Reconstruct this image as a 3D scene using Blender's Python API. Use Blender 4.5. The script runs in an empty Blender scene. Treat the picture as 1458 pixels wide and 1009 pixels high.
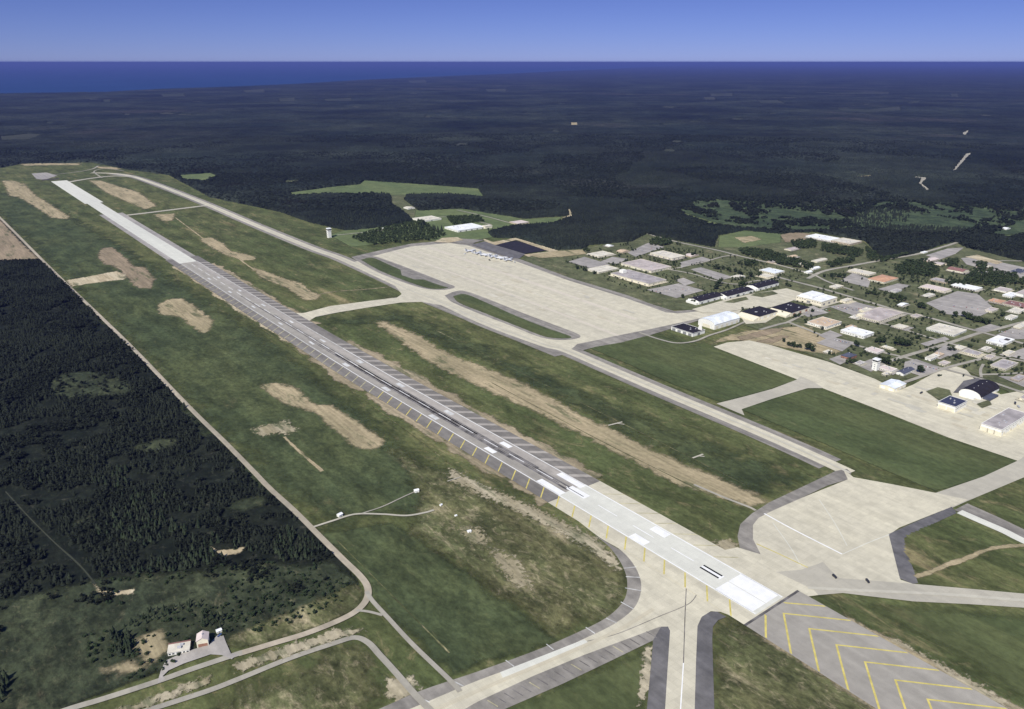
import bpy, bmesh, math, random
import numpy as np
from mathutils import Vector
from mathutils.geometry import tessellate_polygon

R = math.radians
random.seed(7); rng = np.random.default_rng(11)
scene = bpy.context.scene
col = scene.collection

# ------------------------------------------------------------------ camera
CAM_H = 535.5; FPX = 1134.0; W0, H0 = 1458.0, 1009.0; VPY = 88.0
PITCH = math.atan((H0/2 - VPY)/FPX)                 # below the level
cd = bpy.data.cameras.new("camera"); cam = bpy.data.objects.new("camera", cd); col.objects.link(cam)
cam.location = (0, 0, CAM_H); cam.rotation_euler = (R(90) - PITCH, 0, 0)
cd.sensor_width = 36.0; cd.lens = 36.0*FPX/W0; cd.clip_start = 1.0; cd.clip_end = 600000
scene.camera = cam

# ------------------------------------------------------------------ sky, sun, exposure
SUN_EL, SUN_AZ = R(45), math.atan2(-0.42, -0.91)    # azimuth clockwise from +Y of the direction towards the sun
world = bpy.data.worlds.new("World"); scene.world = world; world.use_nodes = True
nt = world.node_tree; nt.nodes.clear()
sky = nt.nodes.new("ShaderNodeTexSky"); sky.sky_type = 'NISHITA'; sky.sun_disc = False
sky.sun_elevation = SUN_EL; sky.sun_rotation = SUN_AZ
sky.altitude = 540; sky.air_density = 0.85; sky.dust_density = 0.0; sky.ozone_density = 6.0
# the lower air is a deep violet blue in the photograph: filter the sky by height above the horizon
tint = nt.nodes.new("ShaderNodeMix"); tint.data_type = 'RGBA'; tint.blend_type = 'MULTIPLY'; tint.inputs[0].default_value = 1
tc = nt.nodes.new("ShaderNodeTexCoord"); sx = nt.nodes.new("ShaderNodeSeparateXYZ"); ra = nt.nodes.new("ShaderNodeValToRGB")
nt.links.new(tc.outputs["Generated"], sx.inputs[0]); nt.links.new(sx.outputs["Z"], ra.inputs[0])
SKY_LOW, SKY_MID, SKY_HIGH = (0.280, 0.318, 0.66, 1), (0.268, 0.262, 0.515, 1), (0.72, 0.78, 1.0, 1)
ra.color_ramp.elements[0].position = 0.0; ra.color_ramp.elements[0].color = SKY_LOW
ra.color_ramp.elements[1].position = 0.5; ra.color_ramp.elements[1].color = SKY_HIGH
e = ra.color_ramp.elements.new(0.08); e.color = SKY_MID
nt.links.new(ra.outputs[0], tint.inputs[7])
bg = nt.nodes.new("ShaderNodeBackground"); bg.inputs[1].default_value = 0.10
out = nt.nodes.new("ShaderNodeOutputWorld")
nt.links.new(sky.outputs[0], tint.inputs[6]); nt.links.new(tint.outputs[2], bg.inputs[0]); nt.links.new(bg.outputs[0], out.inputs[0])
sl = bpy.data.lights.new("sun", 'SUN'); sl.energy = 4.3; sl.angle = R(0.5); sl.color = (1.0, 0.955, 0.85)
so = bpy.data.objects.new("sun", sl); col.objects.link(so)
sd = Vector((math.sin(SUN_AZ)*math.cos(SUN_EL), math.cos(SUN_AZ)*math.cos(SUN_EL), math.sin(SUN_EL)))
so.rotation_euler = sd.to_track_quat('Z', 'Y').to_euler(); so.location = sd*3000
scene.view_settings.view_transform = 'Standard'; scene.view_settings.look = 'None'
scene.view_settings.exposure = 0.35; scene.view_settings.gamma = 1.0
scene.cycles.max_bounces = 5; scene.cycles.diffuse_bounces = 2; scene.cycles.glossy_bounces = 1
scene.cycles.transparent_max_bounces = 24; scene.cycles.volume_bounces = 0

# ------------------------------------------------------------------ ground coordinates
def G(x, y):
    """ground point seen at photograph pixel (x, y)"""
    u = (x - W0/2)/FPX; v = -(y - H0/2)/FPX
    d = (u, math.cos(PITCH) + v*math.sin(PITCH), -math.sin(PITCH) + v*math.cos(PITCH))
    t = CAM_H/-d[2]
    return np.array((d[0]*t, d[1]*t))
def GP(pts): return [G(*p) for p in pts]
RN = (G(1070, 874) + G(1117, 853))/2; RF = (G(65, 259) + G(103, 257))/2
AX = RF - RN; RL = float(np.linalg.norm(AX)); AX = AX/RL; BX = np.array((AX[1], -AX[0]))
RANG = math.atan2(BX[1], BX[0])
_cs = np.array([-400, 0, 170, 350, 470, 660, 820, 1050, 1400, 1950, 2600, 3823, 4200.]); _cc = np.array([1, 1, -1, -4, -7, -11, -14.5, -16, -16.5, -13, -9, 0, 3.])
def RW(s, t):
    c = float(np.interp(s, _cs, _cc)); return RN + AX*s + BX*(t + c)

# ------------------------------------------------------------------ object helpers
def tag(o, label=None, cat=None, group=None, kind=None):
    if label: o['label'] = label
    if cat: o['category'] = cat
    if group: o['group'] = group
    if kind: o['kind'] = kind
    return o
def empty(name, loc=(0, 0, 0), rz=0.0):
    o = bpy.data.objects.new(name, None); o.location = loc; o.rotation_euler = (0, 0, rz); o.empty_display_size = 2; col.objects.link(o); return o
def mesh_np(name, V, F, mat, parent=None, attrs=None, smooth=False):
    """V (n,3), F (m,k) constant k"""
    V = np.asarray(V, np.float32); F = np.asarray(F, np.int32); k = F.shape[1]
    me = bpy.data.meshes.new(name)
    me.vertices.add(len(V)); me.vertices.foreach_set("co", V.ravel())
    me.loops.add(F.size); me.loops.foreach_set("vertex_index", F.ravel())
    me.polygons.add(len(F)); me.polygons.foreach_set("loop_start", np.arange(0, F.size, k, dtype=np.int32))
    try: me.polygons.foreach_set("loop_total", np.full(len(F), k, np.int32))
    except Exception: pass
    me.update(calc_edges=True)
    if attrs:
        for an, (dom, vals) in attrs.items():
            a = me.attributes.new(an, 'FLOAT', dom); a.data.foreach_set("value", np.asarray(vals, np.float32))
    if smooth: me.polygons.foreach_set("use_smooth", np.ones(len(F), bool))
    if mat: me.materials.append(mat)
    o = bpy.data.objects.new(name, me); col.objects.link(o)
    if parent: o.parent = parent
    return o
class MB:
    """collects polygons and builds ONE mesh object"""
    def __init__(s): s.v = []; s.f = []
    def add(s, vs, fs):
        n = len(s.v); s.v += [tuple(map(float, p)) for p in vs]; s.f += [tuple(i + n for i in f) for f in fs]
    def box(s, x0, x1, y0, y1, z0, z1, bottom=False):
        vs = [(x0,y0,z0),(x1,y0,z0),(x1,y1,z0),(x0,y1,z0),(x0,y0,z1),(x1,y0,z1),(x1,y1,z1),(x0,y1,z1)]
        fs = [(4,5,6,7),(0,1,5,4),(1,2,6,5),(2,3,7,6),(3,0,4,7)]
        if bottom: fs.append((3,2,1,0))
        s.add(vs, fs)
    def cyl(s, x, y, z0, z1, r0, r1=None, n=10, cap=True):
        r1 = r0 if r1 is None else r1
        vs = [(x + r0*math.cos(2*math.pi*i/n), y + r0*math.sin(2*math.pi*i/n), z0) for i in range(n)] + [(x + r1*math.cos(2*math.pi*i/n), y + r1*math.sin(2*math.pi*i/n), z1) for i in range(n)]
        fs = [(i, (i+1) % n, n + (i+1) % n, n + i) for i in range(n)]
        if cap: fs.append(tuple(range(n, 2*n)))
        s.add(vs, fs)
    def lathe_x(s, prof, y=0, z=0, n=10):
        """body of revolution about the x axis, prof = [(x, r)]"""
        vs = []; fs = []
        for (x, r) in prof: vs += [(x, y + r*math.cos(2*math.pi*i/n), z + r*math.sin(2*math.pi*i/n)) for i in range(n)]
        for k in range(len(prof) - 1):
            for i in range(n): fs.append((k*n + i, k*n + (i+1) % n, (k+1)*n + (i+1) % n, (k+1)*n + i))
        fs.append(tuple(range(n))[::-1]); fs.append(tuple(range((len(prof)-1)*n, len(prof)*n)))
        s.add(vs, fs)
    def build(s, name, mat, parent=None, smooth=False):
        me = bpy.data.meshes.new(name); me.from_pydata(s.v, [], s.f); me.update()
        if mat: me.materials.append(mat)
        if smooth: me.polygons.foreach_set("use_smooth", np.ones(len(me.polygons), bool))
        o = bpy.data.objects.new(name, me); col.objects.link(o)
        if parent: o.parent = parent
        return o
def copy_tree(o, parent=None):
    c = o.copy(); col.objects.link(c); c.parent = parent
    for ch in o.children: copy_tree(ch, c)
    return c

# ------------------------------------------------------------------ materials
class NT:
    def __init__(s, name, rough=0.9, spec=0.2):
        s.m = bpy.data.materials.new(name); s.m.use_nodes = True; s.t = s.m.node_tree
        s.b = s.t.nodes["Principled BSDF"]; s.b.inputs["Roughness"].default_value = rough
        s.b.inputs["Specular IOR Level"].default_value = spec
        g = s.t.nodes.new("ShaderNodeNewGeometry"); s.pos = g.outputs["Position"]
        s.rot = None
    def link(s, a, b): s.t.links.new(a, b)
    def rpos(s, sx=1.0, sy=1.0):
        """position turned into the airfield's own axes (x across, y along the runway), scaled"""
        m = s.t.nodes.new("ShaderNodeMapping"); m.vector_type = 'TEXTURE'; m.inputs["Rotation"].default_value = (0, 0, RANG)
        s.link(s.pos, m.inputs[0])
        k = s.t.nodes.new("ShaderNodeVectorMath"); k.operation = 'MULTIPLY'; k.inputs[1].default_value = (sx, sy, 1.0)
        s.link(m.outputs[0], k.inputs[0]); return k.outputs[0]
    def noise(s, size, detail=3, rough=0.55, vec=None, dist=0.0):
        n = s.t.nodes.new("ShaderNodeTexNoise"); n.inputs["Scale"].default_value = 1.0/size
        n.inputs["Detail"].default_value = detail; n.inputs["Roughness"].default_value = rough; n.inputs["Distortion"].default_value = dist
        s.link(vec if vec is not None else s.pos, n.inputs["Vector"]); return n.outputs["Fac"]
    def mr(s, x, a, b, c=0.0, d=1.0, smooth=True):
        n = s.t.nodes.new("ShaderNodeMapRange"); n.interpolation_type = 'SMOOTHSTEP' if smooth else 'LINEAR'
        for i, v in enumerate((a, b, c, d)): n.inputs[1+i].default_value = v
        s.link(x, n.inputs[0]); return n.outputs[0]
    def mix(s, f, a, b, mode='MIX'):
        n = s.t.nodes.new("ShaderNodeMix"); n.data_type = 'RGBA'; n.blend_type = mode
        for i, v in ((0, f), (6, a), (7, b)):
            if isinstance(v, (int, float)): n.inputs[i].default_value = v
            elif isinstance(v, tuple): n.inputs[i].default_value = (*v, 1)
            else: s.link(v, n.inputs[i])
        return n.outputs[2]
    def math(s, op, a, b):
        n = s.t.nodes.new("ShaderNodeMath"); n.operation = op
        for i, v in enumerate((a, b)):
            if isinstance(v, (int, float)): n.inputs[i].default_value = v
            else: s.link(v, n.inputs[i])
        return n.outputs[0]
    def attr(s, name):
        n = s.t.nodes.new("ShaderNodeAttribute"); n.attribute_name = name; return n.outputs["Fac"]
    def scale(s, colr, f):
        n = s.t.nodes.new("ShaderNodeVectorMath"); n.operation = 'SCALE'; s.link(colr, n.inputs[0]); s.link(f, n.inputs["Scale"]); return n.outputs[0]
    def done(s, c, ragged=None):
        s.link(c, s.b.inputs["Base Color"])
        if ragged:
            size, amp = ragged
            e = s.attr('edge'); n = s.noise(size, 5, 0.65)
            x = s.math('ADD', e, s.math('MULTIPLY', s.math('SUBTRACT', n, 0.5), amp))
            a = s.mr(x, 0.32, 0.74); s.link(a, s.b.inputs["Alpha"])
        return s.m
def flatmat(name, c, rough=0.8, var=0.12, size=6.0, spec=0.25):
    n = NT(name, rough, spec); f = n.mr(n.noise(size, 4), 0.3, 0.7, 1 - var, 1 + var)
    base = n.mix(1.0, c, c); return n.done(n.scale(base, f))
def grassmat(name, c1, c2, dry, dry_at=0.60, streak=4.0, big=160, ragged=None, tone=0.22, mow=0):
    n = NT(name, 0.95, 0.1)
    rp = n.rpos(1.0, 1.0/streak)
    base = n.mix(n.mr(n.noise(big, 5, 0.62, rp), 0.38, 0.62), c1, c2)
    dk = n.mr(n.noise(big*0.30, 8, 0.70, n.rpos(1.0, 1.0/(0.5*streak + 0.5)), 0.6), 0.42, 0.62)
    base = n.mix(n.math('MULTIPLY', dk, min(1.0, tone*3.4)), base, tuple(v*0.62 for v in c1))
    d = n.mr(n.noise(big*0.42, 8, 0.72, rp, 0.4), dry_at, dry_at + 0.17)
    base = n.mix(n.math('MULTIPLY', d, 0.8), base, dry)
    d2 = n.mr(n.noise(big*0.11, 8, 0.75, n.rpos(1.0, 0.5), 0.8), dry_at - 0.02, dry_at + 0.14)
    base = n.mix(n.math('MULTIPLY', d2, 0.55), base, dry)
    f = n.mr(n.noise(6, 6, 0.75, n.rpos(1, 0.6)), 0.30, 0.70, 1 - tone*1.9, 1 + tone*1.9, False)
    f2 = n.mr(n.noise(34, 6, 0.68, rp), 0.3, 0.7, 1 - tone*1.2, 1 + tone*1.2)
    if mow:      # mowing bands along the airfield's long axis
        sp = n.t.nodes.new("ShaderNodeSeparateXYZ"); n.link(n.rpos(2*math.pi/mow, 1.0), sp.inputs[0])
        ph = n.math('ADD', sp.outputs[0], n.math('MULTIPLY', n.noise(150, 3), 5.0)); sn = n.math('SINE', ph, 0.0)
        f2 = n.math('MULTIPLY', f2, n.mr(sn, -1, 1, 0.968, 1.032))
    return n.done(n.scale(n.scale(base, f), f2), ragged)
def soilmat(name, c1, c2, green=(0.07, 0.09, 0.04), ragged=(14, 0.9), gat=0.58):
    n = NT(name, 0.95, 0.1); rp = n.rpos(1.0, 0.25)
    base = n.mix(n.mr(n.noise(40, 5, 0.6, rp), 0.35, 0.65), c1, c2)
    base = n.mix(n.math('MULTIPLY', n.mr(n.noise(26, 6, 0.68, rp), gat, gat + 0.12), 0.7), base, green)
    f = n.mr(n.noise(7, 5, 0.7), 0.25, 0.75, 0.75, 1.25, False); f3 = n.mr(n.noise(5, 4, 0.6, n.rpos(1.0, 0.05)), 0.3, 0.7, 0.82, 1.18)
    return n.done(n.scale(n.scale(base, f), f3), ragged)
def pavemat(name, c1, c2, slab=7.6, streak=14.0, crack=0.03, joint=0.035, patchy=0.05):
    n = NT(name, 0.85, 0.25)
    rp = n.rpos(1.0, 1.0)
    base = n.mix(n.mr(n.noise(90, 5, 0.6, n.rpos(1.0, 1.0/streak)), 0.35, 0.65), c1, c2)
    f = n.mr(n.noise(22, 6, 0.7), 0.3, 0.7, 1 - patchy, 1 + patchy)
    f2 = n.mr(n.noise(12, 3, 0.6, n.rpos(1.0, 0.03)), 0.3, 0.7, 1 - patchy*0.8, 1 + patchy*0.8)
    base = n.scale(n.scale(base, f), f2)
    if slab:
        br = n.t.nodes.new("ShaderNodeTexBrick"); br.offset = 0.0
        br.inputs["Scale"].default_value = 1.0; br.inputs["Brick Width"].default_value = slab; br.inputs["Row Height"].default_value = slab
        br.inputs["Mortar Size"].default_value = 0.10; br.inputs["Mortar Smooth"].default_value = 0.3
        br.inputs["Color1"].default_value = (1 - crack, 1 - crack, 1 - crack, 1); br.inputs["Color2"].default_value = (1 + crack, 1 + crack, 1 + crack, 1)
        br.inputs["Mortar"].default_value = (1 - joint*4, 1 - joint*4, 1 - joint*4.3, 1)
        n.link(rp, br.inputs["Vector"]); base = n.mix(1.0, base, br.outputs["Color"], 'MULTIPLY')
    return n.done(base)
def leafmat(name, c1, c2, c3=None):
    n = NT(name, 0.9, 0.12)
    t = n.attr('tint'); base = n.mix(t, c1, c2)
    if c3: base = n.mix(n.mr(n.noise(240, 3), 0.55, 0.7, 0, 0.6), base, c3)
    f = n.mr(n.noise(1.6, 3), 0.3, 0.7, 0.7, 1.3)
    n.b.inputs["Subsurface Weight"].default_value = 0.0
    return n.done(n.scale(base, f))

M = {}
M['grass'] = grassmat("airfield_grass", (0.082, 0.101, 0.039), (0.116, 0.125, 0.050), (0.25, 0.205, 0.11), 0.55, mow=17)
M['grass_dark'] = grassmat("dark_grass", (0.061, 0.079, 0.036), (0.082, 0.097, 0.041), (0.155, 0.145, 0.070), 0.60, 2.6, 120, (40, 1.1), mow=15)
M['grass_mown'] = grassmat("mown_grass", (0.076, 0.097, 0.040), (0.098, 0.113, 0.047), (0.15, 0.135, 0.066), 0.60, 4.0, 140, (18, 0.5), 0.14, mow=14)
M['grass_base'] = grassmat("lawn", (0.098, 0.112, 0.055), (0.132, 0.140, 0.072), (0.26, 0.225, 0.14), 0.55, 1.5, 90, (10, 0.3), 0.18)
M['grass_olive'] = grassmat("dry_olive_grass", (0.096, 0.106, 0.046), (0.134, 0.130, 0.060), (0.33, 0.28, 0.175), 0.53, 3.0, 80, (46, 1.3), 0.28)
M['grass_field'] = grassmat("field_grass", (0.115, 0.150, 0.066), (0.140, 0.170, 0.074), (0.19, 0.185, 0.09), 0.62, 2.0, 120, (30, 0.5), 0.1)
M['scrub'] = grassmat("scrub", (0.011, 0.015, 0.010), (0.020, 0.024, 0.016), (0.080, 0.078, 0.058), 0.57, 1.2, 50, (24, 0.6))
M['scrub_green'] = grassmat("rough_meadow", (0.038, 0.048, 0.027), (0.056, 0.066, 0.035), (0.13, 0.12, 0.07), 0.56, 1.8, 60, (24, 0.9), 0.28)
M['far_clearing'] = grassmat("far_clearing", (0.036, 0.044, 0.030), (0.052, 0.056, 0.040), (0.10, 0.095, 0.07), 0.60, 1.5, 900, (200, 1.0), 0.1)
M['soil'] = soilmat("bare_tan_soil", (0.40, 0.33, 0.205), (0.295, 0.25, 0.15), gat=0.53, ragged=(20, 1.3))
M['soil_brown'] = soilmat("bare_brown_soil", (0.31, 0.245, 0.165), (0.235, 0.19, 0.125), gat=0.54, ragged=(20, 1.3))
M['sand'] = soilmat("pale_sand", (0.52, 0.45, 0.31), (0.40, 0.33, 0.21), gat=0.54, ragged=(9, 1.3))
M['rubble'] = soilmat('pale_rubble', (0.42, 0.37, 0.26), (0.27, 0.235, 0.145), gat=0.50, ragged=(6, 2.6))
M['verge'] = soilmat("dry_verge", (0.36, 0.30, 0.20), (0.27, 0.225, 0.145), gat=0.50, ragged=(16, 1.5))
M['concrete'] = pavemat("concrete", (0.575, 0.535, 0.405), (0.52, 0.485, 0.375), crack=0.045, joint=0.05, patchy=0.085)
M['concrete_white'] = pavemat("bright_concrete", (0.64, 0.635, 0.55), (0.595, 0.59, 0.515), crack=0.02)
M['concrete_grey'] = pavemat("grey_concrete", (0.46, 0.43, 0.345), (0.405, 0.38, 0.31))
M['asphalt_rw'] = pavemat("runway_asphalt", (0.305, 0.284, 0.245), (0.35, 0.328, 0.28), 0, 40, patchy=0.10)
M['shoulder'] = pavemat('shoulder_asphalt', (0.172, 0.160, 0.142), (0.21, 0.195, 0.172), 0, 20, patchy=0.15)
M['asphalt_pale'] = pavemat('pale_worn_asphalt', (0.34, 0.315, 0.28), (0.38, 0.35, 0.305), 0, 20, patchy=0.12)
M['asphalt'] = pavemat("grey_asphalt", (0.215, 0.20, 0.175), (0.27, 0.25, 0.215), 0, 20, patchy=0.2)
M['asphalt_dark'] = pavemat("dark_asphalt", (0.118, 0.114, 0.116), (0.150, 0.143, 0.138), 0, 10, patchy=0.22)
M['asphalt_black'] = flatmat("black_asphalt", (0.022, 0.020, 0.026), 0.8, 0.25, 12)
M['lot'] = pavemat("parking_asphalt", (0.36, 0.335, 0.30), (0.30, 0.28, 0.255), 0, 4, patchy=0.16)
M['road'] = pavemat("road_surface", (0.37, 0.345, 0.28), (0.31, 0.29, 0.24), 0, 3, patchy=0.12)
M['gravel'] = pavemat("pink_gravel", (0.41, 0.355, 0.27), (0.35, 0.31, 0.235), 0, 3, patchy=0.14)
M['rubber'] = flatmat("tyre_marks", (0.15, 0.14, 0.132), 0.7, 0.5, 15)
M['white_paint'] = flatmat("white_paint", (0.80, 0.80, 0.775), 0.7, 0.06, 12)
M['worn_white'] = flatmat("worn_white_paint", (0.56, 0.56, 0.53), 0.7, 0.25, 14)
M['yellow_paint'] = flatmat("yellow_paint", (0.56, 0.475, 0.14), 0.7, 0.15, 8)
M['worn_yellow'] = flatmat("worn_yellow_paint", (0.44, 0.405, 0.24), 0.7, 0.3, 10)
wn = NT("lake_water", 0.55, 0.25); M['water'] = wn.done(wn.mix(wn.mr(wn.noise(2500, 3, 0.6), 0.3, 0.7), (0.004, 0.030, 0.100), (0.008, 0.040, 0.125)))
fg = NT("forest_floor", 0.95, 0.1); M['floor'] = fg.done(fg.mix(fg.mr(fg.noise(300, 4), 0.35, 0.65), (0.012, 0.016, 0.012), (0.018, 0.022, 0.015)))
M['pine'] = leafmat("pine_needles", (0.008, 0.011, 0.008), (0.021, 0.026, 0.017))
M['pine_far'] = leafmat("forest_leaves", (0.013, 0.018, 0.014), (0.026, 0.032, 0.022), (0.022, 0.022, 0.018))
M['leaf'] = leafmat("broad_leaves", (0.028, 0.042, 0.020), (0.048, 0.064, 0.028))
M['bark'] = flatmat("bark", (0.09, 0.07, 0.055), 0.95)
cn = NT("forest_canopy", 0.95, 0.08)
cb = cn.mix(cn.mr(cn.noise(900, 5, 0.6, cn.pos), 0.35, 0.65), (0.013, 0.018, 0.014), (0.024, 0.029, 0.021))
cb = cn.mix(cn.mr(cn.noise(2600, 5, 0.65), 0.55, 0.68, 0, 0.7), cb, (0.028, 0.025, 0.022))
cb = cn.scale(cb, cn.mr(cn.noise(14, 4, 0.7), 0.25, 0.75, 0.5, 1.5)); cb = cn.scale(cb, cn.mr(cn.noise(140, 6, 0.7), 0.3, 0.7, 0.65, 1.35)); cb = cn.scale(cb, cn.mr(cn.noise(1300, 7, 0.68), 0.35, 0.65, 0.62, 1.55))
M['canopy'] = cn.done(cb)
def bm_(name, c, **k): M[name] = flatmat(name, c, **k)
bm_('wall_white', (0.80, 0.79, 0.72), var=0.05); bm_('wall_cream', (0.72, 0.67, 0.52), var=0.06); bm_('wall_tan', (0.50, 0.42, 0.31), var=0.07)
bm_('wall_grey', (0.42, 0.41, 0.39), var=0.07); bm_('wall_brick', (0.30, 0.16, 0.11), var=0.12)
bm_('roof_white', (0.78, 0.79, 0.78), var=0.119, size=14); bm_('roof_grey', (0.36, 0.33, 0.32), var=0.238, size=18); bm_('roof_pink', (0.46, 0.405, 0.375), var=0.204, size=18)
bm_('roof_black', (0.020, 0.017, 0.022), var=0.25, size=10); bm_('roof_tan', (0.56, 0.43, 0.30), var=0.17, size=14); bm_('roof_orange', (0.52, 0.30, 0.19), var=0.16, size=10)
bm_('roof_slate', (0.075, 0.082, 0.115), var=0.15, size=10); bm_('roof_navy', (0.040, 0.046, 0.085), var=0.15, size=10); bm_('roof_cream', (0.62, 0.58, 0.48), var=0.153, size=14)
bm_('roof_blue', (0.71, 0.745, 0.77), var=0.17, size=14); bm_('roof_rust', (0.24, 0.13, 0.115), var=0.2, size=8); bm_('roof_rose', (0.62, 0.53, 0.49), var=0.08, size=8)
bm_('dark_glass', (0.03, 0.035, 0.045), rough=0.2, var=0.1, spec=0.5); bm_('door_grey', (0.22, 0.22, 0.22), var=0.1); bm_('door_dark', (0.06, 0.055, 0.055), var=0.15)
bm_('metal', (0.45, 0.45, 0.46), rough=0.5); bm_('aircraft_white', (0.62, 0.63, 0.65), rough=0.4, var=0.03); bm_('aircraft_grey', (0.30, 0.33, 0.38), rough=0.5, var=0.06)
bm_('rubber_black', (0.02, 0.02, 0.02)); 
for nm, c in dict(car_white=(0.75, 0.75, 0.74), car_dark=(0.03, 0.032, 0.04), car_red=(0.30, 0.04, 0.035), car_blue=(0.05, 0.09, 0.22), car_silver=(0.42, 0.43, 0.45), car_tan=(0.40, 0.33, 0.22)).items():
    bm_(nm, c, rough=0.35, var=0.02, spec=0.5)

# ------------------------------------------------------------------ sheets
_z = {'n': 0}
def nextz(step=0.005):
    _z['n'] += 1; return 0.05 + _z['n']*step
KEEP_OFF = []
def sheet(name, wpts, mat, z=None, label=None):
    """flat paved or painted polygon from world points"""
    z = nextz() if z is None else z
    KEEP_OFF.append(np.array([(q[0], q[1]) for q in wpts]))
    tris = tessellate_polygon([[Vector((p[0], p[1], 0)) for p in wpts]])
    V = [(p[0], p[1], z) for p in wpts]; fs = []
    for t in tris:
        a, b, c = [np.array(V[i][:2]) for i in t]
        cr = (b - a)[0]*(c - a)[1] - (b - a)[1]*(c - a)[0]
        fs.append(t if cr > 0 else (t[0], t[2], t[1]))
    o = mesh_np(name, V, fs, mat, attrs={'edge': ('POINT', [1.0]*len(V))}); return tag(o, label, None, None, 'structure')
def smooth_line(pts, n=8):
    P = [np.array(p, float) for p in pts]; P = [2*P[0] - P[1]] + P + [2*P[-1] - P[-2]]; o = []
    for i in range(1, len(P) - 2):
        for k in range(n):
            t = k/n; a, b, c, d = P[i-1:i+3]
            o.append(0.5*((2*b) + (-a + c)*t + (2*a - 5*b + 4*c - d)*t*t + (-a + 3*b - 3*c + d)*t**3))
    o.append(P[-2]); return o
def strip_pts(pts, w):
    L = []; Rr = []
    for i, p in enumerate(pts):
        a = pts[max(i-1, 0)]; b = pts[min(i+1, len(pts)-1)]; d = (b - a)/max(np.linalg.norm(b - a), 1e-6); nrm = np.array((-d[1], d[0]))
        ww = w[0] + (w[1]-w[0])*i/max(len(pts)-1, 1) if isinstance(w, tuple) else w
        L.append(p + nrm*ww/2); Rr.append(p - nrm*ww/2)
    return L, Rr
def strip(name, px, w, mat, z=None, label=None, sm=8, world=False):
    z = nextz() if z is None else z
    pts = smooth_line(px if world else GP(px), sm) if sm else (px if world else GP(px))
    L, Rr = strip_pts(pts, w); n = len(pts); KEEP_OFF.append(np.array(L + Rr[::-1]))
    V = [(*p, z) for p in L] + [(*p, z) for p in pts] + [(*p, z) for p in Rr]
    o = mesh_np(name, V, [(n+i, n+i+1, i+1, i) for i in range(n-1)] + [(2*n+i, 2*n+i+1, n+i+1, n+i) for i in range(n-1)], mat, attrs={'edge': ('POINT', [0.3]*n + [1.0]*n + [0.3]*n)}); return tag(o, label, None, None, 'structure')
def inside(P, poly):
    poly = np.asarray(poly); x, y = P[:, 0], P[:, 1]; r = np.zeros(len(P), bool); j = len(poly) - 1
    for i in range(len(poly)):
        xi, yi = poly[i]; xj, yj = poly[j]
        c = ((yi > y) != (yj > y)); r ^= c & (x < (xj - xi)*(y - yi)/((yj - yi) if yj != yi else 1e-9) + xi); j = i
    return r
def sdist(P, poly):
    poly = np.asarray(poly, float); d = np.full(len(P), 1e12)
    for i in range(len(poly)):
        a = poly[i]; b = poly[(i+1) % len(poly)]; ab = b - a; t = np.clip(((P - a) @ ab)/max(ab @ ab, 1e-9), 0, 1)
        q = P - a - t[:, None]*ab; d = np.minimum(d, (q*q).sum(1))
    d = np.sqrt(d); return np.where(inside(P, poly), d, -d)
def patch(name, px, mat, fade=10.0, cell=None, z=None, label=None, world=False):
    """natural patch of ground with a ragged edge"""
    z = nextz() if z is None else z
    poly = np.array(px if world else GP(px)); lo, hi = poly.min(0) - fade, poly.max(0) + fade
    cell = cell or max(min(fade*0.6, 12), (hi - lo).max()/260)
    nx, ny = int((hi[0]-lo[0])/cell) + 2, int((hi[1]-lo[1])/cell) + 2
    gx, gy = np.meshgrid(lo[0] + np.arange(nx)*cell, lo[1] + np.arange(ny)*cell); P = np.stack([gx.ravel(), gy.ravel()], 1)
    d = sdist(P, poly); e = np.clip(d/(2*fade) + 0.5, 0, 1)
    idx = np.arange(nx*ny).reshape(ny, nx); F = np.stack([idx[:-1, :-1], idx[:-1, 1:], idx[1:, 1:], idx[1:, :-1]], -1).reshape(-1, 4)
    F = F[(e[F] > 0.02).any(1)]
    u, inv = np.unique(F, return_inverse=True)
    V = np.column_stack([P[u], np.full(len(u), z)])
    o = mesh_np(name, V, inv.reshape(-1, 4), mat, attrs={'edge': ('POINT', e[u])}); return tag(o, label, None, None, 'structure')

# ================================================================== terrain, water, grass
RW_EARTH = 240000.0
_n = 160; _rr = [0, 2000, 6000, 15000, 40000, 100000, RW_EARTH]
V = [(0, 0, 0)]; F = []
for r in _rr[1:]:
    V += [(r*math.cos(2*math.pi*i/_n), r*math.sin(2*math.pi*i/_n), 0.0) for i in range(_n)]
bm = MB(); fs = [(0, 1+i, 1+(i+1) % _n) for i in range(_n)]
for k in range(len(_rr)-2):
    a, b = 1 + k*_n, 1 + (k+1)*_n
    fs += [(a+i, b+i, b+(i+1) % _n, a+(i+1) % _n) for i in range(_n)]
bm.add(V, fs); tag(bm.build('ground', M['floor']), 'dark forest ground reaching to the horizon', None, None, 'structure')
# the great lake on the left horizon
shore = GP([(-420, 136), (-150, 134.5), (0, 133), (60, 132), (150, 131), (230, 126.5), (330, 123.5), (430, 119), (520, 113.5), (620, 109), (720, 105), (800, 101), (870, 98.0), (925, 95.0), (970, 93.2)])
a0 = math.atan2(shore[-1][0], shore[-1][1]); a1 = math.atan2(shore[0][0], shore[0][1]); RL_ = RW_EARTH*0.9995
lake = shore + [np.array((RL_*math.sin(a0 + (a1-a0)*k/24), RL_*math.cos(a0 + (a1-a0)*k/24))) for k in range(25)]
sheet('lake', lake, M['water'], 0.02, 'deep blue lake along the left half of the horizon')

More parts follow.
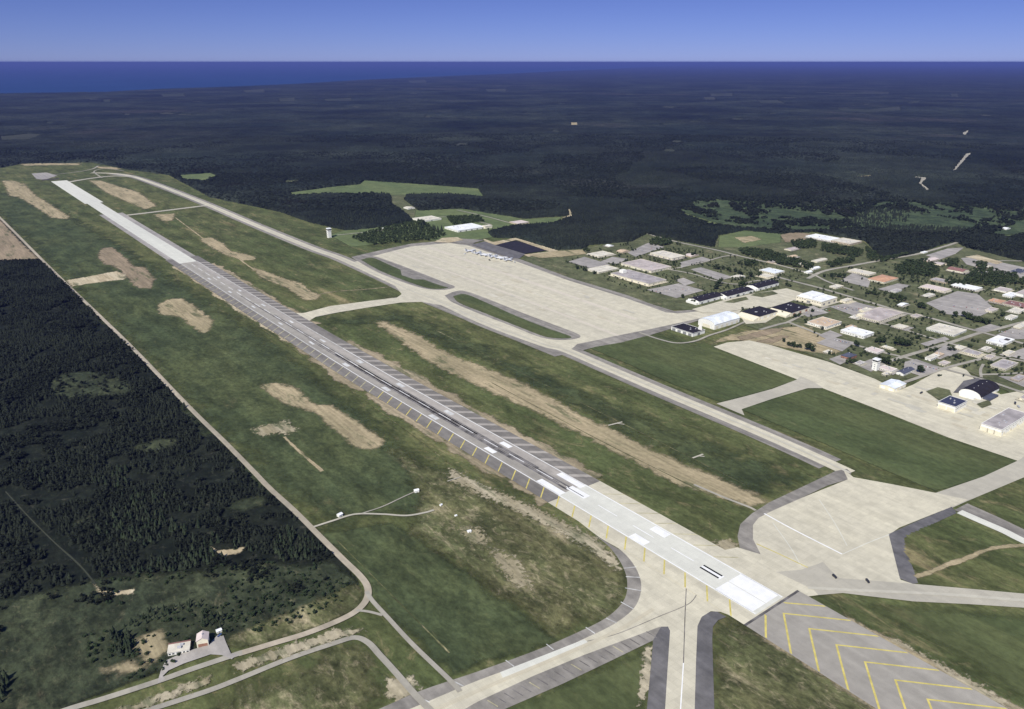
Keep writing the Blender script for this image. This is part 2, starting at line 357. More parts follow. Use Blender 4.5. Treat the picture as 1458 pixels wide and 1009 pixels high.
# edge of the great forest (photograph pixels, left to right)
BD = [(-420, 243), (-150, 242), (0, 239), (30, 233), (130, 231), (150, 235), (180, 241), (240, 249), (300, 281), (340, 289), (400, 302), (440, 316), (492, 328), (530, 325), (588, 316), (592, 300), (655, 297), (745, 311), (815, 307), (790, 318),
      (727, 323), (695, 331), (702, 338), (735, 339), (790, 356), (834, 354), (837, 349), (899, 344), (921, 333), (961, 342), (1017, 352), (1022, 335), (1060, 328), (1110, 333), (1160, 330), (1232, 343), (1255, 369), (1300, 362), (1345, 347), (1362, 345), (1376, 353), (1458, 372), (1600, 402), (1900, 440)]
FIELD = [(-420, 243)] + BD[1:] + [(2100, 520), (2100, 1120), (1500, 1180), (-400, 1180), (-420, 500)]
patch('airfield_grass', FIELD, M['grass'], 14, 16, label='mottled green and straw coloured airfield grass')
CLEAR = {   # open fields inside the forest
 'far_meadow': ([(412, 274), (470, 266), (512, 262), (518, 256.5), (600, 262), (681, 268), (690, 281), (640, 277), (565, 278.5), (545, 276.5), (470, 276), (415, 279)], 'grass_field'),
 'small_meadow': ([(253, 249), (300, 246), (312, 251), (292, 258), (262, 257)], 'grass_field'),
 'clearing_path': ([(556, 277), (580, 277), (576, 284), (592, 296), (600, 304), (590, 316), (572, 300), (557, 290)], 'grass_base'),
 'fairway_long': ([(968, 298), (978, 300), (1015, 313), (1052, 319), (1098, 322), (1100, 328), (1050, 325), (1010, 319), (975, 307)], 'grass_field'),
 'fairway_curve': ([(1018, 283), (1034, 286), (1044, 301), (1072, 310), (1066, 313), (1034, 304), (1022, 293)], 'grass_field'),
 'fairway_top': ([(985, 292), (1010, 287.5), (1040, 287.5), (1040, 290.5), (1008, 291.5), (988, 295)], 'grass_field'),
 'fairway_open': ([(1301, 305), (1330, 307), (1360, 313), (1392, 320), (1388, 327), (1350, 325), (1305, 322), (1290, 314)], 'grass_field'),
 'fairway_pond_side': ([(1384, 299), (1402, 300), (1420, 306), (1409, 313), (1383, 313)], 'grass_field'),
 'fairway_edge': ([(1410, 336), (1440, 322), (1475, 308), (1480, 330), (1436, 339)], 'grass_field'),
 'fairway_ridge': ([(1330, 291), (1350, 294), (1362, 300), (1356, 303), (1336, 297)], 'grass_field'),
 'fairway_bit': ([(1424, 300), (1448, 302), (1450, 306), (1428, 304)], 'grass_field'),
 'fairway_strip': ([(1240, 294), (1262, 287), (1268, 290), (1246, 298)], 'grass_base'),
 'fairway_bend': ([(1286, 287), (1312, 292), (1340, 304), (1330, 304), (1300, 294)], 'grass_base'),
 'mast_clearing': ([(808, 296), (812, 298), (816, 309), (800, 310), (810, 306)], 'sand'),
 'forest_road': ([(1376, 218), (1384, 217.5), (1372, 230), (1360, 244), (1355, 244.5), (1366, 230)], 'road'),
 'forest_road_far': ([(1369, 190), (1378, 184.5), (1380, 186), (1374, 193)], 'road'),
 'forest_junction': ([(1302, 251), (1318, 252.5), (1320, 254.5), (1313, 261), (1325, 271), (1319, 272), (1307, 261.5), (1311, 255.5), (1301, 253.5)], 'road'),
 'clearing_pale': ([(1218, 251), (1240, 249), (1242, 251.5), (1222, 253.5)], 'soil'),
 'far_field_one': ([(1078, 142.5), (1108, 142), (1120, 147.5), (1082, 147)], 'grass_field'),
 'far_field_two': ([(1190, 153.5), (1236, 155.5), (1282, 151), (1284, 157), (1236, 160), (1200, 158)], 'grass_field'),
 'far_field_three': ([(1152, 132), (1200, 131.6), (1266, 131), (1267, 133.6), (1200, 134)], 'soil'),
 'far_field_four': ([(345, 128.5), (376, 126.5), (378, 131.5), (350, 132)], 'soil'),
 'far_field_five': ([(396, 140), (420, 139), (421, 144), (398, 144.5)], 'grass_field'),
 'far_field_six': ([(460, 140.5), (500, 139), (502, 143.5), (464, 144)], 'grass_field'),
 'far_field_seven': ([(146, 141.5), (158, 141), (158, 145.5), (147, 145.5)], 'sand'),
 'far_field_eight': ([(580, 114.5), (606, 113.5), (608, 117.5), (584, 118)], 'soil'),
 'far_field_nine': ([(1010, 133), (1044, 132.5), (1044, 137), (1012, 137)], 'soil'),
 'far_field_ten': ([(1352, 133), (1364, 133), (1366, 138), (1354, 138)], 'soil'),
 'far_field_eleven': ([(228, 134), (262, 132.5), (264, 137), (232, 138)], 'grass_field'),
 'far_field_twelve': ([(690, 127), (720, 126), (722, 131), (694, 131)], 'grass_base'),
 'far_field_thirteen': ([(812, 174), (822, 174), (823, 178.5), (813, 178.5)], 'soil'),
 'gravel_pit': ([(0, 194), (40, 190), (62, 191), (40, 199), (2, 200)], 'far_clearing'),
 'east_village': ([(1000, 138), (1018, 137.5), (1020, 142), (1004, 142)], 'soil'),
 'clearing_north': ([(405, 257), (425, 256), (426, 260), (408, 262)], 'grass_base'),
}
for k, (px, mt) in CLEAR.items():
    far = px[0][1] < 165
    if far: mt = 'far_clearing'
    nm = 'forest_road' if 'forest_' in k else ('golf_fairway' if 'fairway' in k else 'field_clearing')
    patch(nm, px, M[mt], 40 if far else 10, label=('far pale clearing in the dark forest' if far else 'open clearing in the dark forest'))
_r = random.Random(5)
for i in range(46):
    y = _r.choice((_r.uniform(112, 150), _r.uniform(126, 165), _r.uniform(150, 215))); x = _r.uniform(-40, 1500)
    if y < 136 and x < 520: continue
    w = _r.uniform(5, 16); h = _r.uniform(0.35, 0.9)*(y - 84)/40; k = 'far_%d' % i
    CLEAR[k] = ([(x - w, y), (x - w*0.4, y - h), (x + w*0.5, y - h*0.7), (x + w, y + h*0.1), (x + w*0.3, y + h), (x - w*0.5, y + h*0.8)], 'far_clearing')
    patch('field_clearing', CLEAR[k][0], M['far_clearing'], 25, label='far pale clearing in the dark forest')
# the left side: wood floor, meadow
LEFT = [(-420, 250), (-60, 258), (0, 311), (89, 398), (180, 486), (283, 594), (384, 696), (451, 758), (488, 797), (512, 828), (505, 850), (440, 880), (330, 920), (215, 960), (90, 1010), (-60, 1060), (-420, 1180)]
patch('scrub_ground', LEFT, M['scrub'], 8, 9, label='dark scrubby ground under the wood')
MEADOW = [(-300, 880), (0, 856), (49, 846), (99, 834), (128, 826), (173, 821), (247, 816), (296, 809), (360, 799), (420, 806), (470, 800), (512, 830), (505, 850), (440, 880), (330, 920), (215, 960), (90, 1010), (-60, 1060), (-300, 1120)]
patch('rough_meadow', MEADOW, M['scrub_green'], 14, 8, label='rough green meadow dotted with shrubs')
patch('rough_meadow', [(330, 905), (400, 876), (470, 846), (512, 826), (520, 842), (510, 866), (440, 898), (340, 926), (322, 918)], M['grass_olive'], 10, label='olive verge inside the road bend')
GLADE = [[(70, 545), (90, 531), (130, 529), (170, 538), (192, 548), (190, 562), (150, 566), (75, 566)], [(180, 638), (200, 632), (224, 625), (258, 624), (247, 637), (206, 646)], [(96, 748), (110, 741), (131, 732), (127, 742), (105, 751)],
         [(330, 715), (372, 705), (382, 716), (350, 728), (322, 728)], [(250, 560), (262, 572), (300, 620), (292, 622), (256, 584)]]
for g in GLADE: patch('forest_glade', g, M['scrub_green'], 12, label='small grassy glade in the left wood')
patch('cleared_ground', [(-200, 300), (-20, 300), (0, 312), (30, 345), (56, 368), (0, 373), (-200, 378)], M['soil_brown'], 12, label='reddish brown cut over ground beside the gravel road')
patch('sand_patch', [(300, 778), (310, 784), (330, 782), (348, 779), (344, 786), (316, 793), (308, 790)], M['sand'], 4, 2.5, label='pale sand patch in the wood')
patch('sand_patch', [(134, 830), (142, 838), (150, 842), (170, 841), (192, 839), (190, 846), (160, 848), (146, 849), (138, 840)], M['sand'], 4, 2.5, label='pale sand track at the edge of the wood')
strip('track', [(8, 700), (40, 735), (75, 770), (104, 796), (120, 812), (136, 832)], 3.6, M['far_clearing'], label='faint sandy track through the wood')
for p in ([(186, 915), (200, 905), (226, 900), (238, 918), (230, 940), (205, 945), (196, 930)], [(140, 955), (190, 940), (210, 950), (170, 962)]):
    patch('bare_ground', p, M['soil'], 12, label='thin bare soil beside the small pink building')
# grass of different growth
patch('dark_grass', [(-60, 262), (60, 285), (165, 345), (250, 400), (340, 455), (430, 520), (520, 590), (600, 660), (640, 720), (560, 735), (470, 745), (384, 690), (283, 588), (180, 480), (89, 392), (0, 305)], M['grass_dark'], 60, 12, label='dark green grass between gravel road and runway')
patch('dark_grass', [(455, 760), (560, 742), (640, 800), (778, 899), (800, 912), (700, 938), (645, 962), (600, 915), (548, 868), (530, 840), (490, 795)], M['grass_dark'], 14, 8, label='dark green grass inside the road bend')
patch('olive_grass', [(560, 640), (640, 680), (700, 706), (762, 735), (850, 775), (888, 815), (884, 850), (850, 880), (800, 900), (770, 885), (700, 832), (640, 790), (580, 750), (600, 700)], M['grass_olive'], 26, 8, label='dry olive grass beside the runway end')
patch('olive_grass', [(1022, 895), (1060, 890), (1120, 925), (1200, 980), (1260, 1020), (1300, 1080), (1020, 1080)], M['grass_olive'], 22, 6, label='dry olive grass beside the blast pad')
patch('dark_grass', [(720, 1010), (800, 978), (880, 944), (925, 925), (915, 1000), (912, 1080), (600, 1080)], M['grass_mown'], 16, 6, label='dark green grass between two taxiways')
patch('dark_grass', [(1240, 862), (1330, 868), (1460, 880), (1600, 890), (1600, 1080), (1480, 1010), (1380, 940), (1300, 900)], M['grass_mown'], 22, 8, label='dark green grass right of the blast pad')
patch('olive_grass', [(340, 990), (420, 955), (500, 925), (520, 940), (560, 980), (540, 1000), (430, 1060), (250, 1060)], M['grass_olive'], 36, 7, label='olive grass inside the lower road')
patch('dark_grass', [(440, 462), (560, 446), (640, 470), (740, 520), (860, 570), (1000, 630), (1150, 680), (1060, 705), (940, 640), (820, 580), (700, 515), (560, 458)], M['grass_dark'], 60, 12, label='darker grass in the middle infield')
# bare soil left of the runway
patch('mown_grass', [(60, 300), (90, 296), (100, 302), (84, 310)], M['grass_mown'], 10, label='lighter grass in the left field')
S = [('soil', [(3, 257), (20, 257), (34, 262), (51, 278), (76, 294), (99, 308), (96, 312), (74, 310), (48, 293), (26, 280), (14, 279)], 8),
     ('soil_brown', [(142, 357), (148, 352), (160, 352), (180, 368), (191, 380), (206, 380), (220, 397), (214, 411), (196, 410), (180, 394), (170, 384), (160, 378), (148, 376), (140, 368)], 6),
     ('sand', [(95, 399), (130, 393), (165, 386), (180, 391), (178, 398), (155, 400), (120, 405), (102, 408)], 5),
     ('soil', [(224, 434), (240, 426), (260, 425), (278, 437), (290, 446), (303, 455), (300, 468), (291, 476), (273, 465), (258, 452), (240, 449), (227, 447)], 6),
     ('soil', [(369, 549), (392, 545), (423, 553), (433, 562), (449, 577), (472, 577), (500, 595), (547, 628), (544, 637), (521, 642), (505, 635), (475, 611), (449, 587), (423, 580), (405, 575), (382, 559)], 6),
     ('soil', [(283, 340), (301, 338), (317, 346), (327, 357), (345, 361), (362, 365), (364, 370), (345, 371), (325, 364), (301, 353)], 6),
     ('soil', [(359, 381), (378, 386), (406, 397), (428, 403), (444, 416), (456, 419), (451, 427), (435, 428), (409, 410), (371, 395)], 6),
     ('soil', [(127, 257), (144, 257), (172, 266), (199, 274), (223, 293), (206, 298), (178, 286), (151, 274)], 8),
     ('soil', [(219, 305), (250, 304), (245, 315), (230, 314)], 8),
     ('soil', [(28, 233.5), (60, 232), (113, 232.5), (114, 235), (70, 235), (36, 236)], 10), ('soil', [(138, 237), (160, 237.5), (174, 240.5), (160, 241), (140, 239.5)], 10),
     ('soil', [(533, 457), (546, 457), (600, 480), (640, 505), (708, 530), (767, 557), (816, 584), (860, 607), (909, 631), (970, 660), (992, 667), (1044, 690), (1090, 712), (1084, 722), (1050, 716), (1000, 700), (955, 687), (933, 674), (847, 628), (754, 582), (677, 548), (620, 520), (575, 490)], 8)]
for mt, p, f in S: patch('bare_ground', p, M[mt], f*2.1, label='bare tan strip of soil in the airfield grass')
patch('sand_patch', [(359, 611), (375, 606), (390, 603), (408, 599), (414, 606), (423, 611), (410, 619), (395, 616), (372, 622)], M['rubble'], 8, 2.5, label='thin pale sand patch in the left grass')
strip('track', [(405, 622), (420, 637), (440, 655), (459, 671)], 7, M['soil'], label='short sandy trail in the left grass')
strip('track', [(318, 350), (345, 372), (362, 384)], 7, M['soil'], label='trail between two bare patches'); strip('track', [(250, 310), (270, 325), (290, 340)], 6, M['soil'], label='trail between two bare patches')
strip('track', [(440, 424), (470, 416), (520, 412), (560, 408)], 6, M['verge'], label='faint track across the infield')
strip('track', [(988, 690), (1030, 708), (1066, 722), (1076, 727)], 4, M['road'], label='light track by the bare strip')
for px in ([(300, 420), (420, 500), (560, 600), (640, 660)], [(190, 330), (300, 400), (380, 455)], [(620, 470), (760, 540), (960, 640), (1060, 690)], [(480, 770), (560, 850), (640, 930)], [(700, 545), (850, 625), (1010, 705)], [(860, 500), (950, 540), (1040, 565)], [(1100, 595), (1240, 650), (1380, 672)], [(760, 760), (800, 820), (790, 890)], [(580, 745), (680, 760), (800, 745)]):
    strip('wheel_track', px, 2.2, M['grass_olive'], label='faint wheel track across the grass')
# dry verges along the runway shoulders
def edge_patch(sgn, s0, s1, w0, w1, mt, lab):
    a = []; b = []; s = s0
    while s <= s1:
        a.append(RW(s, sgn*43)); b.append(RW(s, sgn*(46 + random.uniform(w0, w1)))); s += 28
    patch('dry_verge', a + b[::-1], M[mt], 7, 4.5, world=True, label=lab)
edge_patch(1, 310, 1060, 9, 26, 'verge', 'dry tan verge right of the runway'); edge_patch(1, 1180, 1900, 4, 18, 'verge', 'dry tan verge right of the far runway')
edge_patch(-1, 300, 1100, 1, 20, 'verge', 'pale rubble verge left of the runway'); edge_patch(-1, 1100, 1920, 0, 10, 'sand', 'thin pale verge left of the far runway')
edge_patch(1, -420, -30, 3, 16, 'verge', 'dry verge right of the blast pad'); edge_patch(-1, -420, -20, 1, 8, 'verge', 'dry verge left of the blast pad')
for px, f in (([(642, 668), (690, 692), (770, 727), (850, 768), (884, 802), (878, 812), (840, 782), (780, 748), (700, 712), (640, 682)], 9), ([(655, 748), (685, 755), (695, 775), (676, 776), (660, 765)], 9), ([(700, 780), (740, 800), (760, 840), (735, 835), (705, 800)], 9),
        ([(1015, 773), (1040, 767), (1054, 782), (1046, 788), (1025, 786)], 6), ([(552, 968), (585, 962), (598, 985), (570, 1000), (550, 988)], 6), ([(1210, 897), (1280, 914), (1360, 957), (1440, 1002), (1410, 1008), (1300, 952)], 8), ([(918, 925), (930, 915), (926, 980), (908, 1005)], 4), ([(1308, 770), (1316, 766), (1318, 805), (1305, 813)], 5)):
    patch('rubble_patch', px, M['rubble'], f, 3.5, label='pale rubble speckled through the grass')
# mown rectangles and lawns right of the parallel taxiway
patch('mown_grass', [(832, 493), (870, 484), (918, 475), (950, 482), (985, 492), (1015, 496), (1080, 520), (1137, 541), (1085, 558), (1026, 573), (960, 548), (890, 517)], M['grass_mown'], 5, 6, label='green mown rectangle by the white domed hangar')
patch('mown_grass', [(1054, 583), (1100, 568), (1152, 553), (1171, 555), (1254, 587), (1349, 625), (1449, 657), (1400, 680), (1332, 700), (1260, 670), (1180, 635), (1110, 606)], M['grass_mown'], 4, 6, label='large green mown rectangle below the second apron')
LAWN = [(730, 372), (792, 356), (835, 352), (900, 342), (921, 332), (1000, 348), (1060, 330), (1110, 335), (1230, 345), (1256, 371), (1362, 347), (1458, 374), (1700, 430), (1700, 620), (1458, 570), (1380, 530), (1254, 543), (1140, 500), (1080, 470), (1000, 443), (940, 440), (808, 397)]
patch('lawn', LAWN, M['grass_base'], 8, 10, label='light green lawns between the base buildings')
for p in ([(592, 299), (655, 297), (700, 302), (745, 312), (800, 309), (790, 317), (727, 323), (695, 331), (702, 338), (650, 345), (588, 340), (500, 352), (470, 335), (490, 328), (588, 316)], [(1022, 352), (1024, 336), (1060, 328), (1112, 333), (1112, 345), (1060, 352)]):
    patch('lawn', p, M['grass_field'], 8, 8, label='bright green open ground by the forest')
patch('bare_ground', [(1046, 338), (1070, 336), (1085, 341), (1060, 346)], M['soil'], 8, label='pale ball field by the forest')
for p in ([(1180, 868), (1215, 888), (1260, 910), (1300, 930), (1350, 960), (1340, 966), (1280, 936), (1220, 906)], [(1010, 490), (1035, 478), (1060, 472), (1143, 464), (1178, 480), (1205, 490), (1190, 505), (1140, 500), (1080, 488), (1045, 484)]):
    patch('bare_ground', p, M['soil'], 8, label='bare tan earth beside the pavement')
for p in ([(1050, 480), (1090, 470), (1115, 466), (1112, 472), (1075, 482), (1055, 485)], [(1075, 487), (1110, 478), (1124, 479), (1100, 489)]):
    patch('bare_ground', p, M['soil_brown'], 6, label='brown bank beside the second apron')

# ================================================================== pavement
M['concrete_lane'] = pavemat('concrete_lane', (0.62, 0.56, 0.45), (0.57, 0.52, 0.42))
C, CG, AS, AD = M['concrete'], M['concrete_grey'], M['asphalt'], M['asphalt_dark']
T1 = [(130, 246), (160, 247), (192, 252), (240, 269), (295, 291), (377, 326), (446, 354), (485, 368), (549, 397), (587, 415), (622, 428), (692, 460), (773, 490), (804, 498), (865, 524), (939, 556), (1001, 582), (1070, 611), (1143, 643), (1210, 674)]
strip('taxiway_shoulder', T1[1:-1] + [(1182, 661)], 50, AS, label='grey asphalt shoulder of the parallel taxiway')
strip('taxiway_shoulder', [(418, 452), (450, 447), (500, 437), (560, 428), (600, 424)], 44, AS, label='grey shoulder of the cross taxiway')
# apron with its two grass islands
sheet('apron_shoulder', GP([(500, 366), (530, 359), (585, 347), (640, 342), (672, 346), (735, 367), (812, 396), (892, 420), (930, 434), (960, 443), (1010, 440), (1028, 444), (1000, 455), (930, 476), (884, 488), (848, 494), (826, 500), (790, 508), (600, 430)]), AS, label='grey asphalt edge of the great apron')
sheet('apron', GP([(505, 373), (530, 365), (585, 351), (640, 346), (667, 350), (729, 370), (808, 399), (889, 424), (923, 436), (948, 445), (965, 446.5), (1000, 443), (1022, 437), (1045, 435), (1060, 436), (1050, 448), (998, 453), (925, 469), (874, 479), (848, 485), (822, 490), (814, 497), (800, 498), (700, 460), (632, 432), (590, 415), (540, 390)]), C, label='great cream concrete apron')
for k, (a, b, w) in enumerate((((560, 358), (880, 478), 9), ((610, 352), (905, 455), 14), ((590, 356), (890, 466), 5))):
    strip('apron_lane', [a, ((a[0]+b[0])/2, (a[1]+b[1])/2 - 1), b], w, M['concrete_lane'], label='slightly lighter lane along the great apron')
strip('taxiway', T1, 24, C, label='long cream concrete taxiway beside the runway')
def fillet(name, px, mat, lab): sheet(name, [p for p in smooth_line(GP(px), 5)], mat, label=lab)
sheet('taxiway', GP([(409, 446), (432, 446), (470, 436), (530, 428), (565, 424), (572, 419), (560, 404), (590, 417), (634, 432), (636, 436), (600, 430), (570, 431), (530, 437), (475, 446), (450, 451), (437, 459)]), C, label='cream cross taxiway from the runway to the apron')
strip('taxiway', [(176, 307), (210, 303), (250, 298), (294, 292.5)], 22, CG, label='far cross taxiway')
strip('taxiway', [(84, 262), (110, 257), (140, 252.5), (165, 250.5), (192, 251.5)], 26, CG, label='taxiway curving to the far runway end')
strip('road', [(60, 250), (100, 246), (130, 241), (140, 236)], 10, M['road'], label='light road behind the far runway end'); strip('road', [(145, 253), (134, 244), (150, 240), (176, 243)], 8, M['road'], label='light road looping past the far runway end')
sheet('pavement_pad', GP([(45, 247), (66, 245.5), (82, 250), (64, 256), (52, 255)]), M['lot'], label='grey pad behind the far runway end')
def island(g, s, lab):
    sheet('island_shoulder', [p for p in smooth_line(GP(s + [s[0]]), 4)][:-1], AS, label='asphalt rim of the grass island')
    patch('grass_island', [tuple(p) for p in smooth_line(GP(g + [g[0]]), 4)][:-1], M['grass_mown'], 2.5, 3.5, world=True, label=lab)
island([(514, 370), (530, 367), (556, 378), (595, 395), (625, 406), (638, 410), (612, 411), (575, 399), (540, 385)], [(506, 370), (528, 364.5), (560, 374), (605, 391), (635, 403), (648, 409), (630, 413), (600, 410), (560, 397), (530, 384)], 'narrow green island by the far end of the apron')
sheet('island_pad', GP([(570, 383), (600, 392), (612, 398), (590, 398), (572, 392)]), AS, label='asphalt gap in the grass island')
island([(645, 422), (662, 419), (690, 430), (730, 448), (775, 466), (812, 479), (806, 482), (778, 480), (740, 466), (690, 446), (655, 432)], [(633, 421), (648, 415), (664, 415), (700, 428), (750, 448), (790, 463), (825, 477), (818, 483), (790, 484), (765, 479), (730, 465), (680, 446), (645, 431)], 'longer green island between taxiway and apron')
# second apron, pads, links
sheet('apron', GP([(1016, 494), (1035, 488), (1067, 485), (1095, 491), (1121, 499), (1178, 515), (1222, 531), (1246, 540), (1262, 548), (1280, 556), (1300, 548), (1318, 538), (1335, 529), (1349, 521), (1362, 522), (1376, 527), (1392, 546), (1425, 562), (1458, 556), (1560, 590), (1620, 680), (1560, 690), (1450, 657), (1349, 623), (1254, 585), (1171, 553), (1152, 551), (1136, 541), (1085, 521)]), C, label='second cream apron in front of the hangars')
sheet('taxiway', GP([(1020, 575), (1060, 565), (1100, 554), (1134, 541), (1140, 536), (1160, 545), (1172, 553), (1150, 553), (1100, 568), (1056, 583), (1060, 592)]), CG, label='short grey link between taxiway and second apron')
sheet('taxiway', GP([(1310, 706), (1333, 702), (1400, 679), (1452, 655), (1470, 640), (1560, 690), (1458, 680), (1420, 696), (1377, 714), (1350, 726), (1300, 735)]), CG, label='grey link from second apron to the holding pad')
sheet('pad_shoulder', GP([(1206, 668), (1212, 674), (1207, 683), (1178, 692), (1140, 710), (1097, 729), (1080, 738), (1072, 748), (1072, 768), (1084, 790), (1064, 796), (1053, 780), (1050, 764), (1054, 747), (1070, 732), (1095, 716), (1150, 690), (1190, 671)]), AS, label='grey shoulder curving round the holding pad')
sheet('holding_pad', GP([(1200, 668), (1215, 680), (1270, 690), (1335, 703), (1378, 712), (1355, 722), (1280, 752), (1266, 762), (1282, 826), (1300, 832), (1180, 846), (1150, 850), (1110, 845), (1020, 786), (1050, 780), (1083, 790), (1072, 768), (1072, 748), (1080, 738), (1097, 729), (1140, 710), (1207, 683)]), C, label='broad cream holding pad by the runway end')
sheet('pad_shoulder', GP([(1265, 761), (1300, 745), (1355, 722), (1362, 731), (1306, 757), (1287, 767), (1290, 781), (1304, 822), (1307, 831), (1299, 832), (1281, 824)]), AD, label='dark asphalt shoulder bent round the grass')
strip('road_shoulder', [(1368, 722), (1410, 741), (1458, 764), (1560, 812)], 30, AS, label='grey shoulder of the white lane'); strip('lane', [(1366, 729), (1400, 744), (1430, 757), (1458, 771), (1560, 818)], 13, M['concrete_white'], label='short bluish white lane at the right edge')
patch('mown_grass', [(1300, 766), (1330, 752), (1370, 742), (1410, 757), (1440, 772), (1400, 776), (1340, 800), (1310, 812), (1296, 785)], M['grass'], 5, label='grass triangle beside the holding pad')
strip('dirt_path', [(1303, 822), (1325, 815), (1346, 806), (1377, 795), (1407, 783), (1440, 778), (1490, 776), (1600, 770)], 9, M['soil'], label='pale dirt path curving to the right edge')
sheet('taxiway', GP([(1105, 815), (1140, 812), (1172, 801), (1182, 812), (1195, 824), (1250, 828), (1300, 832), (1380, 839), (1458, 846), (1600, 856), (1600, 874), (1458, 866), (1380, 861), (1300, 857), (1240, 850), (1200, 845), (1165, 848), (1158, 840)]), CG, label='grey taxiway leading off to the right edge')
# ---- lower left: shoulders first, then concrete
sheet('pad_shoulder', GP([tuple(q) for q in smooth_line([(846, 762), (868, 780), (886, 806), (893, 830), (888, 856), (862, 881), (814, 905), (760, 928), (680, 957), (600, 984), (545, 1008), (420, 1062)], 6)] + [(440, 1090), (600, 1025), (700, 975), (830, 920), (885, 895), (914, 860), (920, 838), (912, 812), (890, 788)]), AS, label='grey shoulder sweeping round the near taxiway')
sheet('pad_shoulder', GP([(958, 888), (931, 912), (867, 943), (800, 975), (720, 1010), (560, 1085), (540, 1060), (680, 992), (760, 958), (830, 928), (920, 885)]), AS, label='lower grey shoulder of the near taxiway')
sheet('pad_shoulder', GP([(958, 880), (958, 900), (949, 1010), (947, 1080), (916, 1080), (921, 1010), (930, 912), (940, 895)]), AD, label='dark asphalt band left of the near taxiway')
sheet('pad_shoulder', GP([(990, 890), (996, 880), (1008, 872), (1020, 871), (1034, 879), (1022, 884), (1015, 893), (1014, 910), (1017, 1010), (1019, 1080), (986, 1080), (986, 1010)]), AD, label='dark asphalt band right of the near taxiway')
def sm(px): return [tuple(q) for q in smooth_line(px, 6)]
sheet('near_pad', GP(sm([(800, 724), (851, 764), (885, 785), (906, 811), (913, 838), (903, 866), (873, 890), (830, 911), (779, 934), (680, 970), (587, 1009), (440, 1068)]) + [ (500, 1100), (600, 1046), (680, 1000), (760, 963), (830, 934), (900, 908), (940, 893), (951, 893), (954, 899), (950, 960), (947, 1009), (944, 1090), (990, 1090), (989, 1009), (991, 940), (993, 892), (999, 879), (1012, 871), (1026, 872), (1060, 885), (1090, 860), (900, 740)]), C, label='cream concrete pad where the near taxiways meet the runway')
for px, lab in ([(712, 958), (779, 932), (832, 911), (838, 916), (785, 938), (716, 966)], 'patched lighter slabs on the near taxiway'),:
    sheet('repaired_slabs', GP(px), M['concrete_white'], label=lab)
0 and sheet('repaired_slabs', GP([(775, 930), (800, 920), (818, 912), (806, 907), (790, 914), (768, 924)]), CG, label='patched tan slabs in the shoulder')
for i in range(20):      # seam lines across the lower shoulders
    a = np.array((694 + i*11.9, 998 - i*5.15)); b = a + (15, 9)
    strip('shoulder_line', [tuple(a), tuple(b)], 0.9, M['worn_yellow'] if i % 5 == 0 else M['rubber'], sm=0, label='thin painted line across the shoulder')
for (a, b) in (((588, 990), (612, 1001)), ((640, 968), (660, 978)), ((720, 941), (732, 950)), ((778, 918), (788, 926)), ((834, 894), (847, 903)), ((863, 881), (878, 888)), ((884, 858), (902, 868)), ((890, 838), (913, 842)), ((891, 822), (911, 823)), ((888, 810), (906, 808))):
    strip('shoulder_line', [a, b], 1.1, M['worn_white'], sm=0, label='thin painted line across the shoulder')
strip('centre_line', [(977, 838), (975.5, 870), (973, 945)], 0.9, M['rubber'], sm=0, label='dark seam along the near taxiway'); strip('centre_line', [(973, 945), (969, 1009), (966, 1080)], 1.1, M['white_paint'], sm=0, label='white line along the near taxiway')
strip('tyre_track', [(992, 828), (993, 843), (984, 858), (965, 868), (940, 878), (880, 903), (836, 914)], 1.0, M['asphalt'], label='thin dark curved wheel track')
strip('taxi_line', [(968, 792), (984, 800), (992, 812), (994, 826)], 0.9, M['white_paint'], label='white curved line on the runway end')
strip('pad_line', [(1088, 732), (1130, 755), (1199, 790)], 2.0, M['white_paint'], label='white line across the holding pad'); strip('pad_line', [(1199, 790), (1240, 772), (1266, 762)], 1.2, M['concrete_white'], label='faint line across the holding pad')
strip('pad_line', [(1166, 712), (1188, 745), (1206, 778)], 1.0, M['concrete_white'], label='faint line across the holding pad'); strip('pad_line', [(1100, 745), (1125, 780), (1140, 806)], 1.0, M['concrete_white'], label='faint line across the holding pad')
strip('pad_line', [(1077, 775), (1110, 790), (1150, 809)], 1.2, M['yellow_paint'], label='yellow line across the holding pad')

# replaced slabs and wear on the concrete
M['slab_tan'] = pavemat('tan_slab', (0.535, 0.485, 0.36), (0.50, 0.46, 0.345)); M['slab_pale'] = pavemat('pale_slab', (0.61, 0.575, 0.46), (0.585, 0.55, 0.44)); M['slab_grey'] = pavemat('grey_slab', (0.50, 0.475, 0.385), (0.475, 0.45, 0.37))
_r = random.Random(31)
_pads = [(GP([(560, 376), (640, 356), (700, 370), (870, 428), (915, 446), (845, 474), (700, 424), (610, 392)]), 60), (GP([(1050, 502), (1180, 527), (1260, 560), (1320, 552), (1430, 575), (1430, 634), (1250, 573), (1130, 530)]), 40)]
_sl = {'slab_tan': [], 'slab_pale': [], 'slab_grey': []}
for poly, n in _pads:
    pa = np.array(poly); lo, hi = pa.min(0), pa.max(0); k = 0
    while k < n:
        q = np.array((_r.uniform(lo[0], hi[0]), _r.uniform(lo[1], hi[1])))
        if not inside(q[None], pa)[0]: continue
        l, w = 7.6*_r.choice((1, 1, 2, 3, 5)), 7.6*_r.choice((1, 1, 1, 2)); k += 1
        _sl[_r.choice(list(_sl))].append([q, q + BX*w, q + BX*w + AX*l, q + AX*l])
for k, qs in _sl.items():
    V = []; Fq = []; z = nextz()
    for i, q in enumerate(qs): V += [(*p_, z + 0.0004*i) for p_ in q]; Fq.append((4*i, 4*i+1, 4*i+2, 4*i+3))
    tag(mesh_np('replaced_slabs', V, Fq, M[k]), 'replaced slabs of a slightly different tone in the concrete', None, None, 'structure')
_z['n'] += 8
